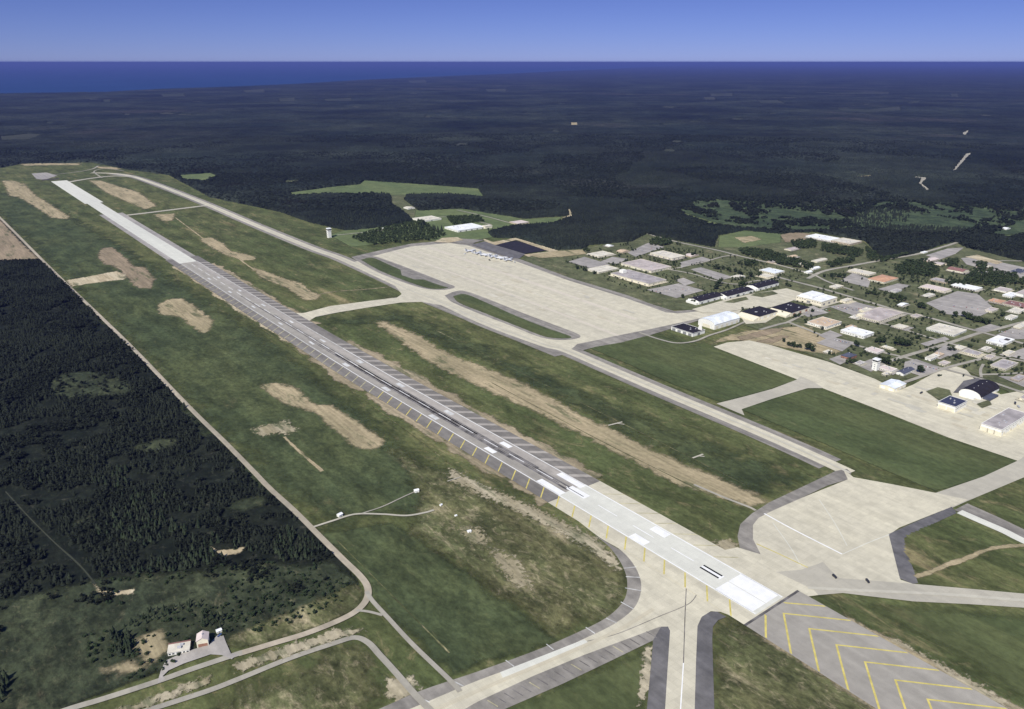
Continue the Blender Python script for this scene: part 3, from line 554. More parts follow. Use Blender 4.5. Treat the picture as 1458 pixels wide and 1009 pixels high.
strip('taxiway_wear', T1[3:], 5, M['slab_grey'], label='faint darker wear along the taxiway centre'); strip('taxiway_wear', [(600, 1020), (700, 976), (800, 934), (880, 898), (930, 868)], 4, M['slab_tan'], label='faint wear along the near taxiway')
strip('taxiway_wear', [(1150, 838), (1230, 842), (1340, 847), (1458, 856), (1560, 864)], 5, M['slab_grey'], label='faint wear along the grey taxiway')
# ---- runway
def rsheet(name, rc, mat, label=None, z=None):
    """rectangle(s) in runway coordinates merged into one sheet; rc = list of quads of (s, t)"""
    z = nextz() if z is None else z; V = []; Fq = []
    for q in rc:
        k = len(V); P = [RW(*p) for p in q]
        ar = sum(P[i][0]*P[(i+1) % 4][1] - P[(i+1) % 4][0]*P[i][1] for i in range(4))
        if ar < 0: P = P[::-1]
        V += [(*p, z) for p in P]; Fq.append((k, k+1, k+2, k+3))
    return tag(mesh_np(name, V, Fq, mat), label, None, None, 'structure')
def rq(s0, s1, t0, t1): return [(s0, t0), (s1, t0), (s1, t1), (s0, t1)]
def rlong(s0, s1, t0, t1, ds=60):
    n = max(1, int((s1 - s0)/ds)); return [rq(s0 + (s1-s0)*i/n, s0 + (s1-s0)*(i+1)/n, t0, t1) for i in range(n)]
rsheet('runway_shoulder', rlong(287, 2000, -46, 46), M['shoulder'], 'grey asphalt shoulders of the runway'); rsheet('runway_shoulder', rlong(2000, 2900, -42, 40), M['lot'], 'pale shoulders of the far runway')
rsheet('blast_pad', rlong(-420, -2, -46, 46), M['asphalt_rw'], 'grey blast pad with yellow chevrons')
rsheet('runway', rlong(290, 1930, -24.5, 24.5), M['asphalt_rw'], 'worn grey asphalt runway')
rsheet('runway_end', rlong(1930, 3200, -26, 22), M['concrete_white'], 'white concrete far part of the runway'); rsheet('runway_end', rlong(3200, RL + 12, -34, 34), M['concrete_white'], 'white concrete far end of the runway')
rsheet('runway_end', rlong(-3, 300, -46, 46), M['concrete'], 'cream concrete near end of the runway', None); rsheet('runway_end', rlong(-1, 306, -24, 24), M['concrete_white'], 'bright concrete touchdown lane')
rsheet('runway_lane', rlong(306, 1930, 7.6, 21.5), M['asphalt_pale'], 'paler lane along the right side of the runway')
rsheet('runway_seam', [rq(-6, -3, -46, 46)], M['rubber'], 'dark joint across the runway end')
# rubber streaks
st_ = []
for (s0, s1, t, w) in ((300, 900, 2.5, 1.6), (310, 980, -4.5, 1.8), (330, 800, -1.0, 1.0), (380, 760, 5.5, 1.2), (420, 1100, -7.5, 1.0), (520, 1300, 2.0, 1.2), (560, 1500, -3.5, 1.2)):
    st_ += rlong(s0, s1, t - w, t + w)
rsheet('tyre_marks', st_, M['rubber'], 'dark rubber streaks along the runway')
# white markings
wl = rlong(0, 306, -23.5, -22.2) + rlong(0, 306, 22.2, 23.5) + rlong(306, 1000, -23.3, -22.1) + rlong(306, 1000, 22.1, 23.3)
wl += [rq(4, 52, -22.5, -0.6), rq(4, 52, 0.6, 22.5)]
wl += [rq(157, 181, -22, -10.5), rq(153, 177, 9.5, 21)]
wl += [rq(305, 353, -21.5, -11.5), rq(302, 350, 11.5, 21.5), rq(279, 313, -3.5, 8)]
for s in (476,): wl += [rq(s - 22, s, -18.5, -10), rq(s - 22, s, 10, 18.5)]
wl += [rq(s, s + 34, -0.6, 0.6) for s in range(100, 1930, 61)]
rsheet('runway_markings', wl, M['white_paint'], 'white threshold block, bars, edge lines and centre dashes of the runway')
rsheet('runway_markings', rlong(1000, 1930, -23.4, -22.0) + rlong(1000, 1930, 22.0, 23.4) + [rq(s - 22, s, t, t + 5) for s in (1080, 1240, 1400, 1560, 1720) for t in (-15, 9)] + [rq(s - 22, s, t, t + 8) for s in (625, 775, 925) for t in (-18.5, 10)], M['worn_white'], 'worn white edge lines of the far runway')
rsheet('runway_number_edge', [rq(62, 88, -4.9, -2.4), rq(62, 88, 1.2, 3.7)], M['rubber_black'], 'black edging of the runway number'); rsheet('runway_number', [rq(62, 88, -2.4, 1.2), rq(60, 62, -4.9, 3.7)], M['white_paint'], 'white runway number one bars')
# yellow shoulder stripes and chevrons
yl = []; yw = []; yr = []; yp = []
for k in range(1, 64):
    s = 30.2*k; dst = yl if s < 780 else yw
    if s > 25: dst.append([(s, -24.5), (s + 2.2, -24.5), (s - 18 + 2.2, -45.5), (s - 18, -45.5)])
    if not (1040 < s < 1180) and s > 310: yp.append([(s, 24.5), (s + 9, 24.5), (s - 18 + 9, 45.8), (s - 18, 45.8)])
    if 90 < s < 300: yr.append([(s, 24.5), (s + 1.9, 24.5), (s - 18 + 1.9, 45.5), (s - 18, 45.5)])
rsheet('shoulder_stripes', yp, M['asphalt_pale'], 'pale slanting bands on the right shoulder')
rsheet('shoulder_stripes', yl, M['yellow_paint'], 'yellow slanting stripes on the near left shoulder'); rsheet('shoulder_stripes', yw + yr, M['worn_yellow'], 'worn slanting stripes on the runway shoulders')
ch = []
for k in range(12):
    s = -16 - 29.8*k
    ch += [[(s, 0.8), (s - 2.6, 0.8), (s - 42.6, -45), (s - 40, -45)], [(s, 0.8), (s - 2.6, 0.8), (s - 50.6, 45), (s - 48, 45)]]
ch += [[(-6, -16), (-8.6, -16), (-30, -45), (-27.4, -45)], [(-6, 16), (-8.6, 16), (-38, 45), (-35.4, 45)]]
rsheet('blast_pad_chevrons', ch, M['yellow_paint'], 'yellow chevrons pointing to the runway')

# ---- roads
RD, GRV, LOT = M['road'], M['gravel'], M['lot']
def road(px, w, mat=RD, lab='grey base road', sm=8): strip('road', px, w, mat, sm=sm, label=lab)
road([(-120, 205), (-60, 252), (0, 310), (40, 350), (89, 399), (180, 487), (250, 560), (283, 594), (320, 630), (360, 671), (384, 696), (418, 727), (451, 760), (488, 797), (512, 820), (523, 836), (523, 852), (511, 868), (488, 882), (439, 902), (390, 917), (340, 932)], 7.5, GRV, 'straight pinkish gravel road along the wood')
road([(345, 930), (321, 938), (270, 955), (222, 972), (148, 996), (95, 1012), (0, 1046), (-90, 1080)], 7.0, RD, 'grey road past the pink building')
road([(522, 843), (530, 856), (550, 878), (587, 918), (641, 970), (655, 986)], 5.0, RD, 'thin road to the near taxiway'); road([(508, 870), (525, 872), (545, 877)], 3.5, RD, 'small curved link road')
road([(620, 1020), (589, 988), (562, 957), (541, 934), (524, 916), (505, 909), (476, 917), (414, 938), (340, 968), (296, 985), (222, 1009), (150, 1032), (60, 1070)], 6.5, RD, 'grey road bending towards the near taxiway')
patch('bare_ground', [(478, 897), (440, 912), (380, 930), (330, 948), (340, 956), (400, 938), (460, 918), (520, 898)], M['rubble'], 5, 3, label='pale sandy strip between the two roads'); patch('bare_ground', [(300, 963), (260, 978), (200, 1000), (150, 1015), (160, 1022), (230, 1000), (300, 975)], M['rubble'], 5, 3, label='pale sandy strip between the two roads')
sheet('parking_lot', GP([(224, 975), (229, 957), (236, 942), (262, 930), (298, 919), (310, 905), (318, 905), (322, 916), (329, 932), (340, 932), (330, 940), (316, 934), (300, 933), (262, 946), (240, 956), (232, 964), (236, 968)]), LOT, label='grey lot in front of the small pink building')
road([(447, 751), (475, 742), (506, 733), (544, 733), (578, 735), (604, 731), (618, 727)], 3.5, M['concrete_grey'], 'narrow pale track towards the runway'); road([(515, 732), (545, 722), (575, 708), (593, 700)], 2.0, RD, 'faint branch of the pale track'); road([(637, 686), (656, 680)], 2.2, RD, 'short pale path', 0)
for a, b, c, d in (((866, 606.5), (886, 601.5), (878, 603.5), (889, 605)), ((986, 653), (1001, 647.5), (994, 650), (1003, 651))):
    strip('paved_strip', [a, b], 3.2, CG, sm=0, label='small pale paved strip in the infield'); strip('paved_strip', [c, d], 2.2, CG, sm=0, label='small pale paved strip in the infield')
road([(905, 329), (922, 333), (961, 344), (1023, 357), (1050, 364), (1110, 378), (1161, 392)], 10, RD, 'long base road along the forest'); road([(1150, 397), (1174, 386), (1216, 378), (1260, 370), (1306, 362), (1345, 351), (1364, 345)], 11, RD, 'road climbing away to the forest')
road([(955, 384), (1000, 374), (1028, 366), (1050, 363)], 7); road([(945, 383), (985, 390), (1015, 399), (1047, 405), (1078, 400), (1110, 398)], 7)
road([(1095, 390), (1115, 397), (1162, 409), (1204, 421), (1249, 434), (1288, 446), (1323, 453), (1373, 467), (1396, 473), (1458, 490), (1540, 512)], 11, RD, 'main street of the base')
road([(1540, 440), (1458, 459), (1419, 469), (1393, 475), (1348, 490), (1294, 506), (1262, 516)], 10, RD, 'cross street of the base'); road([(1348, 488), (1375, 496), (1406, 506), (1458, 515), (1540, 535)], 8)
road([(1160, 392), (1180, 402), (1215, 414)], 8); road([(1122, 459), (1150, 470), (1174, 479), (1219, 492), (1260, 503), (1290, 510), (1341, 525), (1393, 539), (1419, 547), (1458, 560), (1540, 584)], 8, RD, 'street behind the second apron')
road([(1260, 552), (1290, 544), (1322, 533), (1348, 524), (1406, 509), (1415, 503)], 8, RD, 'street to the slate roofed building'); road([(1219, 452), (1245, 459), (1273, 465), (1310, 477), (1348, 488)], 7); road([(1397, 538), (1396, 527), (1400, 519)], 5); road([(1397, 534), (1430, 533), (1480, 530)], 7)
road([(1082, 470), (1110, 462), (1122, 459), (1145, 448), (1180, 437)], 8); road([(910, 474), (940, 484), (965, 489), (990, 486), (1010, 478), (1035, 470), (1062, 458)], 6, RD, 'service road round the white domed hangar')
road([(1455, 372), (1420, 372), (1380, 378)], 8)
LOTS = [[(809, 373), (832, 366), (869, 377), (846, 384)], [(893, 360), (923, 346), (946, 352), (905, 366)], [(921, 413), (966, 404), (1002, 414), (963, 425)], [(961, 399), (973, 396), (990, 403), (975, 407)], [(968, 374), (1000, 366), (1012, 370), (980, 378), (970, 382)], [(983, 384), (998, 381), (1044, 395), (1025, 400)],
        [(1180, 437), (1216, 430), (1260, 441), (1221, 452)], [(1318, 432), (1363, 415), (1392, 419), (1417, 441), (1392, 452), (1348, 448)], [(1250, 412), (1278, 404), (1298, 407), (1268, 417)], [(1197, 400), (1214, 389), (1240, 398), (1236, 410)], [(1162, 489), (1182, 480), (1217, 488), (1199, 501)], [(1318, 364), (1350, 354), (1372, 353), (1360, 362), (1338, 370)],
        [(1368, 368), (1390, 366), (1430, 375), (1500, 390), (1500, 402), (1440, 394), (1400, 383), (1376, 377)], [(1288, 516), (1304, 512), (1336, 523), (1334, 529), (1310, 536), (1286, 528)], [(1417, 478), (1445, 466), (1500, 455), (1500, 480), (1448, 484)], [(1430, 506), (1458, 496), (1500, 486), (1500, 520), (1458, 513)], [(852, 374), (872, 366), (894, 369), (880, 376)], [(1165, 478), (1182, 471), (1200, 478), (1180, 485)],
        [(1218, 520), (1240, 512), (1262, 520), (1240, 530)], [(1180, 512), (1200, 505), (1214, 512), (1196, 520)], [(1130, 440), (1158, 436), (1180, 446), (1150, 452)], [(1310, 490), (1345, 480), (1352, 484), (1320, 494)], [(1345, 492), (1372, 500), (1352, 508), (1330, 502)], [(1420, 536), (1458, 538), (1500, 548), (1458, 552)], [(1385, 470), (1410, 462), (1425, 466), (1400, 474)]]
for q in LOTS: sheet('parking_lot', GP(q), LOT, label='grey parking lot among the base buildings')
sheet('hangar_forecourt', GP([(985, 441), (1030, 428), (1070, 419), (1120, 411), (1150, 420), (1125, 430), (1105, 438), (1060, 440), (1030, 446), (1000, 446)]), C, label='pinkish concrete court before the black roofed sheds'); sheet('hangar_forecourt', GP([(1050, 446), (1090, 438), (1110, 448), (1090, 460), (1062, 462)]), C, label='concrete court beside the flat black roofed hangar')
for p in ([(1042, 427), (1062, 423), (1066, 427), (1045, 432), (1030, 431)], [(1076, 418), (1100, 415), (1108, 419), (1085, 424), (1068, 421)]): patch('lawn', p, M['grass_base'], 3, 3, label='small lawn between the black roofed sheds')
for p in ([(1318, 558), (1335, 552), (1352, 556), (1356, 566), (1338, 572)], [(1390, 576), (1408, 570), (1412, 577), (1398, 582)]): patch('lawn', p, M['grass_base'], 3, 3, label='small lawn on the second apron')
sheet('bare_lot', GP([(1111, 335), (1128, 331), (1154, 333), (1143, 345), (1118, 345)]), M['soil_brown'], label='bare pinkish lot by the flat white school')
sheet('black_pad', GP([(703, 348.5), (735, 343), (780, 357), (748, 361.5)]), M['asphalt_black'], label='black paved rectangle beyond the apron')
patch('bare_ground', [(688, 340), (702, 345), (734, 339), (795, 357), (780, 362), (752, 366), (745, 363), (782, 358.5), (735, 342), (702, 350), (690, 345)], M['sand'], 3, 3, label='sand rim round the black paved rectangle')
sheet('pavement_pad', GP([(671, 349), (690, 344), (704, 349), (748, 362), (740, 368), (728, 368)]), M['asphalt_dark'], label='blue grey pad behind the parked jets'); sheet('pavement_pad', GP([(640, 345), (655, 340), (690, 342), (668, 348)]), M['asphalt'], label='grey strip beyond the apron')
patch('bare_ground', [(618, 345), (630, 339), (652, 338), (660, 342), (640, 346)], M['sand'], 6, label='sandy corner of the great apron'); patch('bare_ground', [(752, 364), (790, 358), (830, 356), (835, 362), (800, 366), (770, 368)], M['soil'], 6, label='sandy ground by the black paved rectangle')
sheet('dark_yard', GP([(1357, 560), (1372, 543), (1392, 539), (1425, 553), (1400, 560)]), M['asphalt_dark'], label='dark yard beside the arched hangar')
patch('bare_ground', [(1374, 366), (1391, 363), (1428, 374), (1420, 377), (1390, 370)], M['sand'], 5, label='tan strip beside the upper right lot')
for px in ([(650, 299), (690, 308), (727, 318)], [(590, 315), (640, 309), (700, 320)]): road(px, 6, M['verge'] and RD, 'pale lane by the forest')
road([(480, 335), (520, 331), (560, 326), (600, 322)], 6, RD, 'pale lane by the white tower')

# ================================================================== buildings
def frame_of(P0, P1, P2, axis=None):
    p0, p1, p2 = G(*P0), G(*P1), G(*P2)
    if axis is not None:
        bx = np.array(axis)/np.linalg.norm(axis); ay = np.array((-bx[1], bx[0]))
    else: bx, ay = BX, AX
    a = max(4.0, float((p1 - p0) @ ay)); b = max(4.0, float((p2 - p0) @ bx))
    return p0, a, b, math.atan2(bx[1], bx[0])
def add_openings(root, a, b, h, doors, windows, dmat, wmat=None, seed=0):
    r = random.Random(seed)
    for (face, pos, w, dh) in doors:        # face 'x' = long side towards the runway, 'y' = end towards the viewer
        m = MB(); L = a if face == 'x' else b; c = pos*L; w = min(w, L*0.45)
        if face == 'x': m.box(-0.10, 0.0, c - w/2, c + w/2, 0.0, min(dh, h*0.85))
        else: m.box(c - w/2, c + w/2, -0.10, 0.0, 0.0, min(dh, h*0.85))
        m.build('door', M[dmat], root)
    for (face, n, w, z0, z1) in windows:
        L = a if face == 'x' else b
        n = max(1, min(n, int(L/(w*1.3))))
        for i in range(n):
            c = (i + 0.5)/n*L; m = MB()
            if any(f == face and abs(p*L - c) < (dw + w)/2 for (f, p, dw, _) in doors): continue
            if face == 'x': m.box(-0.07, 0.0, c - w/2, c + w/2, z0, z1)
            else: m.box(c - w/2, c + w/2, -0.07, 0.0, z0, z1)
            m.build('window', M[wmat or 'dark_glass'], root)
def building(label, P0, P1, P2, h, roof='roof_grey', wall='wall_cream', kind='flat', cat='building', name='building', doors=(), windows=(), dmat='door_grey', vents=3, rise=3.0, ridge='y', group=None, axis=None, overhang=0.5, rim=True):
    p0, a, b, rz = frame_of(P0, P1, P2, axis)
    root = empty(name, (p0[0], p0[1], 0), rz); tag(root, label, cat, group)
    if name not in ('hangar',) and P0[0] > 780 and random.Random(label + 'z').random() < 0.6:
        yr = random.Random(label + 'y'); c_, s_ = math.cos(rz), math.sin(rz); q = [(-yr.uniform(2, 9), -yr.uniform(2, 10)), (b + yr.uniform(1, 6), -yr.uniform(3, 14))]
        q = [q[0], (q[1][0], q[0][1]), (q[1][0], a + yr.uniform(1, 6)), (q[0][0], a + yr.uniform(1, 6))]
        sheet('yard', [p0 + np.array((x*c_ - y*s_, x*s_ + y*c_)) for x, y in q], M[yr.choice(('lot', 'lot', 'road', 'concrete_grey', 'slab_tan'))], label='pale paved yard round a base building')
    _c, _s = math.cos(rz), math.sin(rz); KEEP_OFF.append(np.array([p0 + np.array((x*_c - y*_s, x*_s + y*_c)) for x, y in ((-3, -3), (b + 3, -3), (b + 3, a + 3), (-3, a + 3))]))
    w = MB(); w.box(0, b, 0, a, 0, h)
    if kind == 'flat':
        w.f = w.f[1:]                       # open top, the roof closes it
        w.build('wall', M[wall], root)
        r = MB(); e = overhang; r.box(-e, b + e, -e, a + e, h, h + 0.45, True)
        ro = r.build('roof', M[roof], root)
        if rim:
            m = MB(); q = 0.7
            m.box(-e, b + e, -e, -e + q, h + 0.452, h + 0.85); m.box(-e, b + e, a + e - q, a + e, h + 0.452, h + 0.85)
            m.box(-e, -e + q, -e + q, a + e - q, h + 0.452, h + 0.85); m.box(b + e - q, b + e, -e + q, a + e - q, h + 0.452, h + 0.85)
            m.build('parapet', M[wall], root)
        rr = random.Random(label)
        for i in range(vents):
            vx, vy = rr.uniform(0.15, 0.85)*b, rr.uniform(0.15, 0.85)*a; s = rr.uniform(0.8, 1.9)
            m = MB(); m.box(vx - s, vx + s, vy - s*0.7, vy + s*0.7, h + 0.452, h + 0.45 + rr.uniform(0.9, 1.9)); m.build('roof_vent', M['metal'], ro)
    elif kind in ('gable', 'arch', 'hip'):
        w.f = w.f[1:]
        along_y = ridge == 'y'; wd = b if along_y else a; ln = a if along_y else b; n = 2 if kind != 'arch' else 12; e = overhang
        prof = []
        for i in range(n + 1):
            u = i/n; zz = h + (rise*(1 - abs(2*u - 1)) if kind != 'arch' else rise*math.sqrt(max(0, 1 - (2*u - 1)**2)))
            prof.append((u*wd, zz))
        def pt(u, v, z): return (u, v, z) if along_y else (v, u, z)
        # gable walls
        if kind != 'hip':
            for v in (0, ln):
                k = len(w.v); w.v += [pt(u, v, z) for u, z in prof]
                w.f.append(tuple(range(k, k + n + 1)))
        w.build('wall', M[wall], root)
        r = MB(); t = 0.35; hip = ln*0.0 if kind != 'hip' else min(wd/2, ln*0.45)
        up = []; dn = []
        vs = []
        for (u, z) in prof:
            uu = u + (-e if u < 1e-6 else (e if u > wd - 1e-6 else 0))
            ins = hip*(1 - abs(2*u/wd - 1)) if kind == 'hip' else 0
            for v in (-e + ins, ln + e - ins): vs.append(pt(uu, v, z + t))
        for (u, z) in prof:
            uu = u + (-e if u < 1e-6 else (e if u > wd - 1e-6 else 0))
            ins = hip*(1 - abs(2*u/wd - 1)) if kind == 'hip' else 0
            for v in (-e + ins, ln + e - ins): vs.append(pt(uu, v, z + 0.02))
        k = 2*(n + 1); fs = []
        for i in range(n):
            fs.append((2*i, 2*i+1, 2*i+3, 2*i+2)); fs.append((k+2*i, k+2*i+2, k+2*i+3, k+2*i+1))
            fs.append((2*i, 2*i+2, k+2*i+2, k+2*i)); fs.append((2*i+1, k+2*i+1, k+2*i+3, 2*i+3))
        fs += [(0, k, k+1, 1), (2*n, 2*n+1, k+2*n+1, k+2*n)]
        if kind == 'hip': fs += [(0, 2, 4), (1, 5, 3)]
        r.add(vs, fs); ro = r.build('roof', M[roof], root, smooth=False)
        rr = random.Random(label)
        for i in range(vents):
            v = (i + 0.7)/(vents + 0.4)*ln; zt = h + rise + t - (0.05 if kind == 'arch' else 0.0)
            m = MB(); c = pt(wd/2, v, zt); m.cyl(c[0], c[1], zt - 0.3, zt + 0.9, 0.7, 0.55, 8); m.build('roof_vent', M['metal'], ro)
    bd = bpy.context
    add_openings(root, a, b, h, doors, windows, dmat, seed=hash(label) % 999)
    root['_a'] = a; root['_b'] = b
    return root, a, b
BD4 = lambda f, n, w, hh: [(f, (i + 0.5)/n, w, hh) for i in range(n)]
# --- warehouses by the great apron
r, a, b = building('long low grey roofed warehouse nearest the great apron with a white block on its roof', (923, 408), (863.6, 394), (952, 403), 7.5, 'roof_grey', 'wall_cream', name='warehouse', cat='warehouse', doors=BD4('x', 6, 5, 4.5) + [('y', 0.3, 6, 5)], windows=[('y', 6, 2, 3, 4.5)], vents=7)
m = MB(); m.box(b*0.35, b*0.35 + 14, a - 22, a - 8, 7.952, 15.5, True); m.build('roof_block', M['wall_white'], r)
building('pink grey flat roofed warehouse behind the one nearest the apron', (927, 389), (884.6, 377.5), (957, 383), 6.5, 'roof_pink', 'wall_cream', name='warehouse', cat='warehouse', doors=BD4('x', 5, 5, 4) + [('y', 0.5, 6, 4.5)], windows=[('y', 7, 2, 2.5, 4)], vents=8)
building('large pale roofed warehouse farthest back near the forest corner', (957, 371), (924, 363.5), (977, 367.5), 6.5, 'roof_cream', 'wall_cream', name='warehouse', cat='warehouse', doors=BD4('x', 4, 6, 4.5) + BD4('y', 3, 5, 4.5), windows=[('x', 9, 2.5, 3, 4.4)], vents=6)
building('low cream roofed building left of the warehouse with the white block', (852, 390), (838, 384.5), (881, 384), 4, 'roof_cream', 'wall_cream', doors=[('x', 0.5, 4, 3)], windows=[('y', 6, 2, 1.2, 2.5)], vents=3)
building('small tan house with rusty roof beside the far warehouse lot', (886, 361), (880, 358.5), (897, 359), 4, 'roof_tan', 'wall_tan', 'gable', rise=2.5, vents=1, doors=[('x', 0.5, 2, 2.2)], windows=[('y', 4, 1.5, 1, 2.2)], name='house', cat='house')
building('low cream shed at the left end of the warehouse area', (852, 367), (843, 361.5), (867, 361), 3.5, 'roof_cream', 'wall_cream', doors=[('x', 0.5, 4, 3)], vents=2)
building('tiny white shed at the forest edge left of the warehouses', (868, 352), (864, 350), (872, 350.5), 3.5, 'roof_white', 'wall_white', 'gable', rise=1.5, vents=0, doors=[('x', 0.5, 2, 2.2)], name='shed', cat='shed')
building('small pinkish house right of the far pale roofed warehouse', (984, 367), (977, 364), (992, 364), 4, 'roof_rose', 'wall_tan', 'gable', rise=2, vents=1, doors=[('y', 0.5, 2, 2.2)], windows=[('x', 3, 1.5, 1, 2.2)], name='house', cat='house')
# --- three black roofed sheds in a row
for P0, P1, P2, lab in (((995, 434), (979, 429.5), (1031.5, 425), 'white shed with black gabled roof nearest the great apron, first in its row'), ((1035, 426.5), (1022, 421.5), (1074.5, 417), 'white shed with black gabled roof, middle one of the row of three'), ((1079, 414.5), (1066, 409.5), (1117, 408.5), 'white shed with black gabled roof farthest right in the row of three')):
    r, a, b = building(lab, P0, P1, P2, 8.0, 'roof_black', 'wall_white', 'gable', name='hangar', cat='hangar', ridge='x', rise=3.5, doors=BD4('y', 4, 6, 5) + [('x', 0.5, 8, 5.5)], windows=[('y', 8, 2, 5.7, 6.6)], vents=4, group='black roofed sheds in a row', overhang=0.3)
    m = MB(); m.box(-8, -0.12, 1, a - 1, 0, 6.0); m.build('annex', M['wall_white'], r)
# --- big white hangar with low domed roof
r, a, b = building('big white hangar with pale blue shallow domed roof beside the great apron', (1017, 469.5), (993, 462.5), (1056, 460), 11.0, 'roof_blue', 'wall_white', 'arch', name='hangar', cat='hangar', ridge='x', rise=7.5, doors=BD4('y', 5, 8, 6.5) + [('x', 0.5, 22, 7.5)], windows=[('y', 10, 3, 7.0, 8.0)], dmat='wall_cream', vents=5)
r, a, b = building('cream hangar with small black roof and white tail shaped fin left of the domed hangar', (986, 479.5), (943, 473), (1001, 473.5), 7.0, 'roof_black', 'wall_white', name='hangar', cat='hangar', doors=BD4('x', 4, 9, 5.5) + [('y', 0.5, 8, 5)], windows=[('x', 12, 2, 5.8, 6.5)], vents=3)
m = MB(); m.add([(b*0.80, 2.0, 7.46), (b*0.80, 13.0, 7.46), (b*0.80, 10.5, 17), (b*0.80, 4.0, 17), (b*0.80 + 1.2, 2.0, 7.46), (b*0.80 + 1.2, 13.0, 7.46), (b*0.80 + 1.2, 10.5, 17), (b*0.80 + 1.2, 4.0, 17)], [(0, 3, 2, 1), (4, 5, 6, 7), (0, 4, 7, 3), (1, 2, 6, 5), (3, 7, 6, 2)]); m.build('roof_fin', M['wall_white'], r)
r, a, b = building('cream hangar with square flat black roof right of the domed hangar', (1080.5, 456.5), (1056, 448.5), (1110, 449.5), 9.5, 'roof_black', 'wall_cream', name='hangar', cat='hangar', doors=BD4('x', 2, 14, 8) + BD4('y', 3, 8, 7), dmat='wall_white', vents=4, rim=False)
m = MB(); m.add([(-17, 1, 0), (-0.11, 1, 0), (-0.11, 1, 8.6), (-17, 1, 4.2), (-17, a - 1, 0), (-0.11, a - 1, 0), (-0.11, a - 1, 8.6), (-17, a - 1, 4.2)], [(0, 1, 2, 3), (7, 6, 5, 4), (3, 2, 6, 7), (0, 3, 7, 4)]); m.build('lean_to', M['wall_cream'], r)
r, a, b = r, a, b = building('white hangar with square flat black roof next to the big white hall', (1126, 451), (1101, 442), (1154, 443.5), 9.5, 'roof_black', 'wall_cream', name='hangar', cat='hangar', doors=BD4('x', 2, 14, 8) + BD4('y', 3, 8, 7), dmat='wall_brick', vents=4, rim=False)
m = MB(); m.add([(-17, 1, 0), (-0.11, 1, 0), (-0.11, 1, 8.6), (-17, 1, 4.2), (-17, a - 1, 0), (-0.11, a - 1, 0), (-0.11, a - 1, 8.6), (-17, a - 1, 4.2)], [(0, 1, 2, 3), (7, 6, 5, 4), (3, 2, 6, 7), (0, 3, 7, 4)]); m.build('lean_to', M['wall_cream'], r)
# --- big white hall
r, a, b = building('very large bright white hall with raised roof and cream side wall', (1169, 436.5), (1138, 426), (1197, 431), 11, 'roof_white', 'wall_cream', name='hall', cat='hall', doors=BD4('y', 3, 8, 6) + [('x', 0.5, 10, 7)], windows=[('x', 10, 3, 7, 8.5)], vents=2)
m = MB(); m.box(b*0.12, b*0.88, a*0.45, a*0.93, 11.452, 15.5, True); m.build('raised_roof', M['roof_white'], r)
building('cream annex at the right end of the big white hall', (1203, 432.5), (1198, 430), (1212.5, 429), 6, 'roof_cream', 'wall_cream', doors=[('x', 0.5, 4, 3)], windows=[('y', 3, 2, 2, 3.5)], vents=2)
# --- office blocks around the hall
building('tan flat roofed office block with white walls below the big white hall', (1176, 469.5), (1151, 461.5), (1203.5, 463.8), 6.5, 'roof_tan', 'wall_white', doors=[('x', 0.5, 4, 3.5), ('y', 0.6, 4, 3.5)], windows=[('x', 12, 2.2, 2.5, 4.6), ('y', 8, 2.2, 2.5, 4.6)], vents=7)
building('bright white flat roofed block right of the tan roofed office', (1229, 483), (1198, 473.5), (1247.5, 478.5), 6.5, 'roof_white', 'wall_white', doors=BD4('y', 2, 4, 4) + [('x', 0.3, 5, 4)], windows=[('x', 10, 2, 3, 4.6)], vents=3)
r, a, b = building('wide grey roofed block with cream walls behind the bright white block', (1251, 460.5), (1216, 452), (1287, 448.5), 5, 'roof_pink', 'wall_cream', doors=[('x', 0.5, 4, 3.5), ('y', 0.4, 4, 3.5)], windows=[('x', 14, 2.2, 1.5, 3.5), ('y', 14, 2.2, 1.5, 3.5)], vents=9)
m = MB(); m.box(2, 14, a - 16, a - 4, 5.452, 9.5, True); m.build('roof_block', M['wall_cream'], r)
building('orange tile roofed building with cream walls by the wide street', (1258.6, 404.5), (1237, 399), (1283, 399.3), 5.5, 'roof_orange', 'wall_cream', 'hip', rise=4, vents=2, doors=[('x', 0.5, 4, 3.2)], windows=[('x', 8, 2, 1.5, 3.5), ('y', 9, 2, 1.5, 3.5)])
building('cream flat roofed wing left of the orange tile roof', (1237, 393.5), (1215, 385), (1246, 390.5), 4.5, 'roof_cream', 'wall_cream', doors=[('x', 0.5, 3, 2.8)], windows=[('x', 10, 2, 1.2, 3)], vents=4)
building('little white roofed hut under dark trees on the lawn', (1284, 437.3), (1280, 434.8), (1297, 435), 3.5, 'roof_white', 'wall_grey', 'gable', rise=1.6, vents=0, doors=[('x', 0.5, 2, 2.2)], windows=[('y', 4, 1.6, 1, 2.2)], name='hut', cat='hut')
building('pinkish roofed low building with cream front above the lawn', (1343.5, 417.5), (1311.5, 409.5), (1349, 413), 4.5, 'roof_rose', 'wall_cream', doors=[('x', 0.5, 4, 3)], windows=[('x', 16, 2, 1.2, 3)], vents=5)
building('grey roofed low building behind the pinkish roofed one', (1346, 404.5), (1325, 399.5), (1352.5, 401.5), 4.5, 'roof_grey', 'wall_tan', doors=[('x', 0.5, 3, 2.8)], windows=[('x', 9, 2, 1.2, 3)], vents=4)
building('long white shed with a row of dark open bays above the big lot', (1388.5, 415.7), (1359.5, 406.3), (1397.5, 412), 5, 'roof_white', 'wall_white', doors=BD4('x', 9, 5, 3.9), dmat='door_dark', vents=0, name='shed', cat='shed')
building('pale low building right of the white shed with dark bays', (1431.5, 417.5), (1419, 412.5), (1444, 414.5), 4, 'roof_pink', 'wall_white', doors=[('x', 0.5, 3, 2.8)], windows=[('y', 5, 2, 1.2, 2.8)], vents=3)
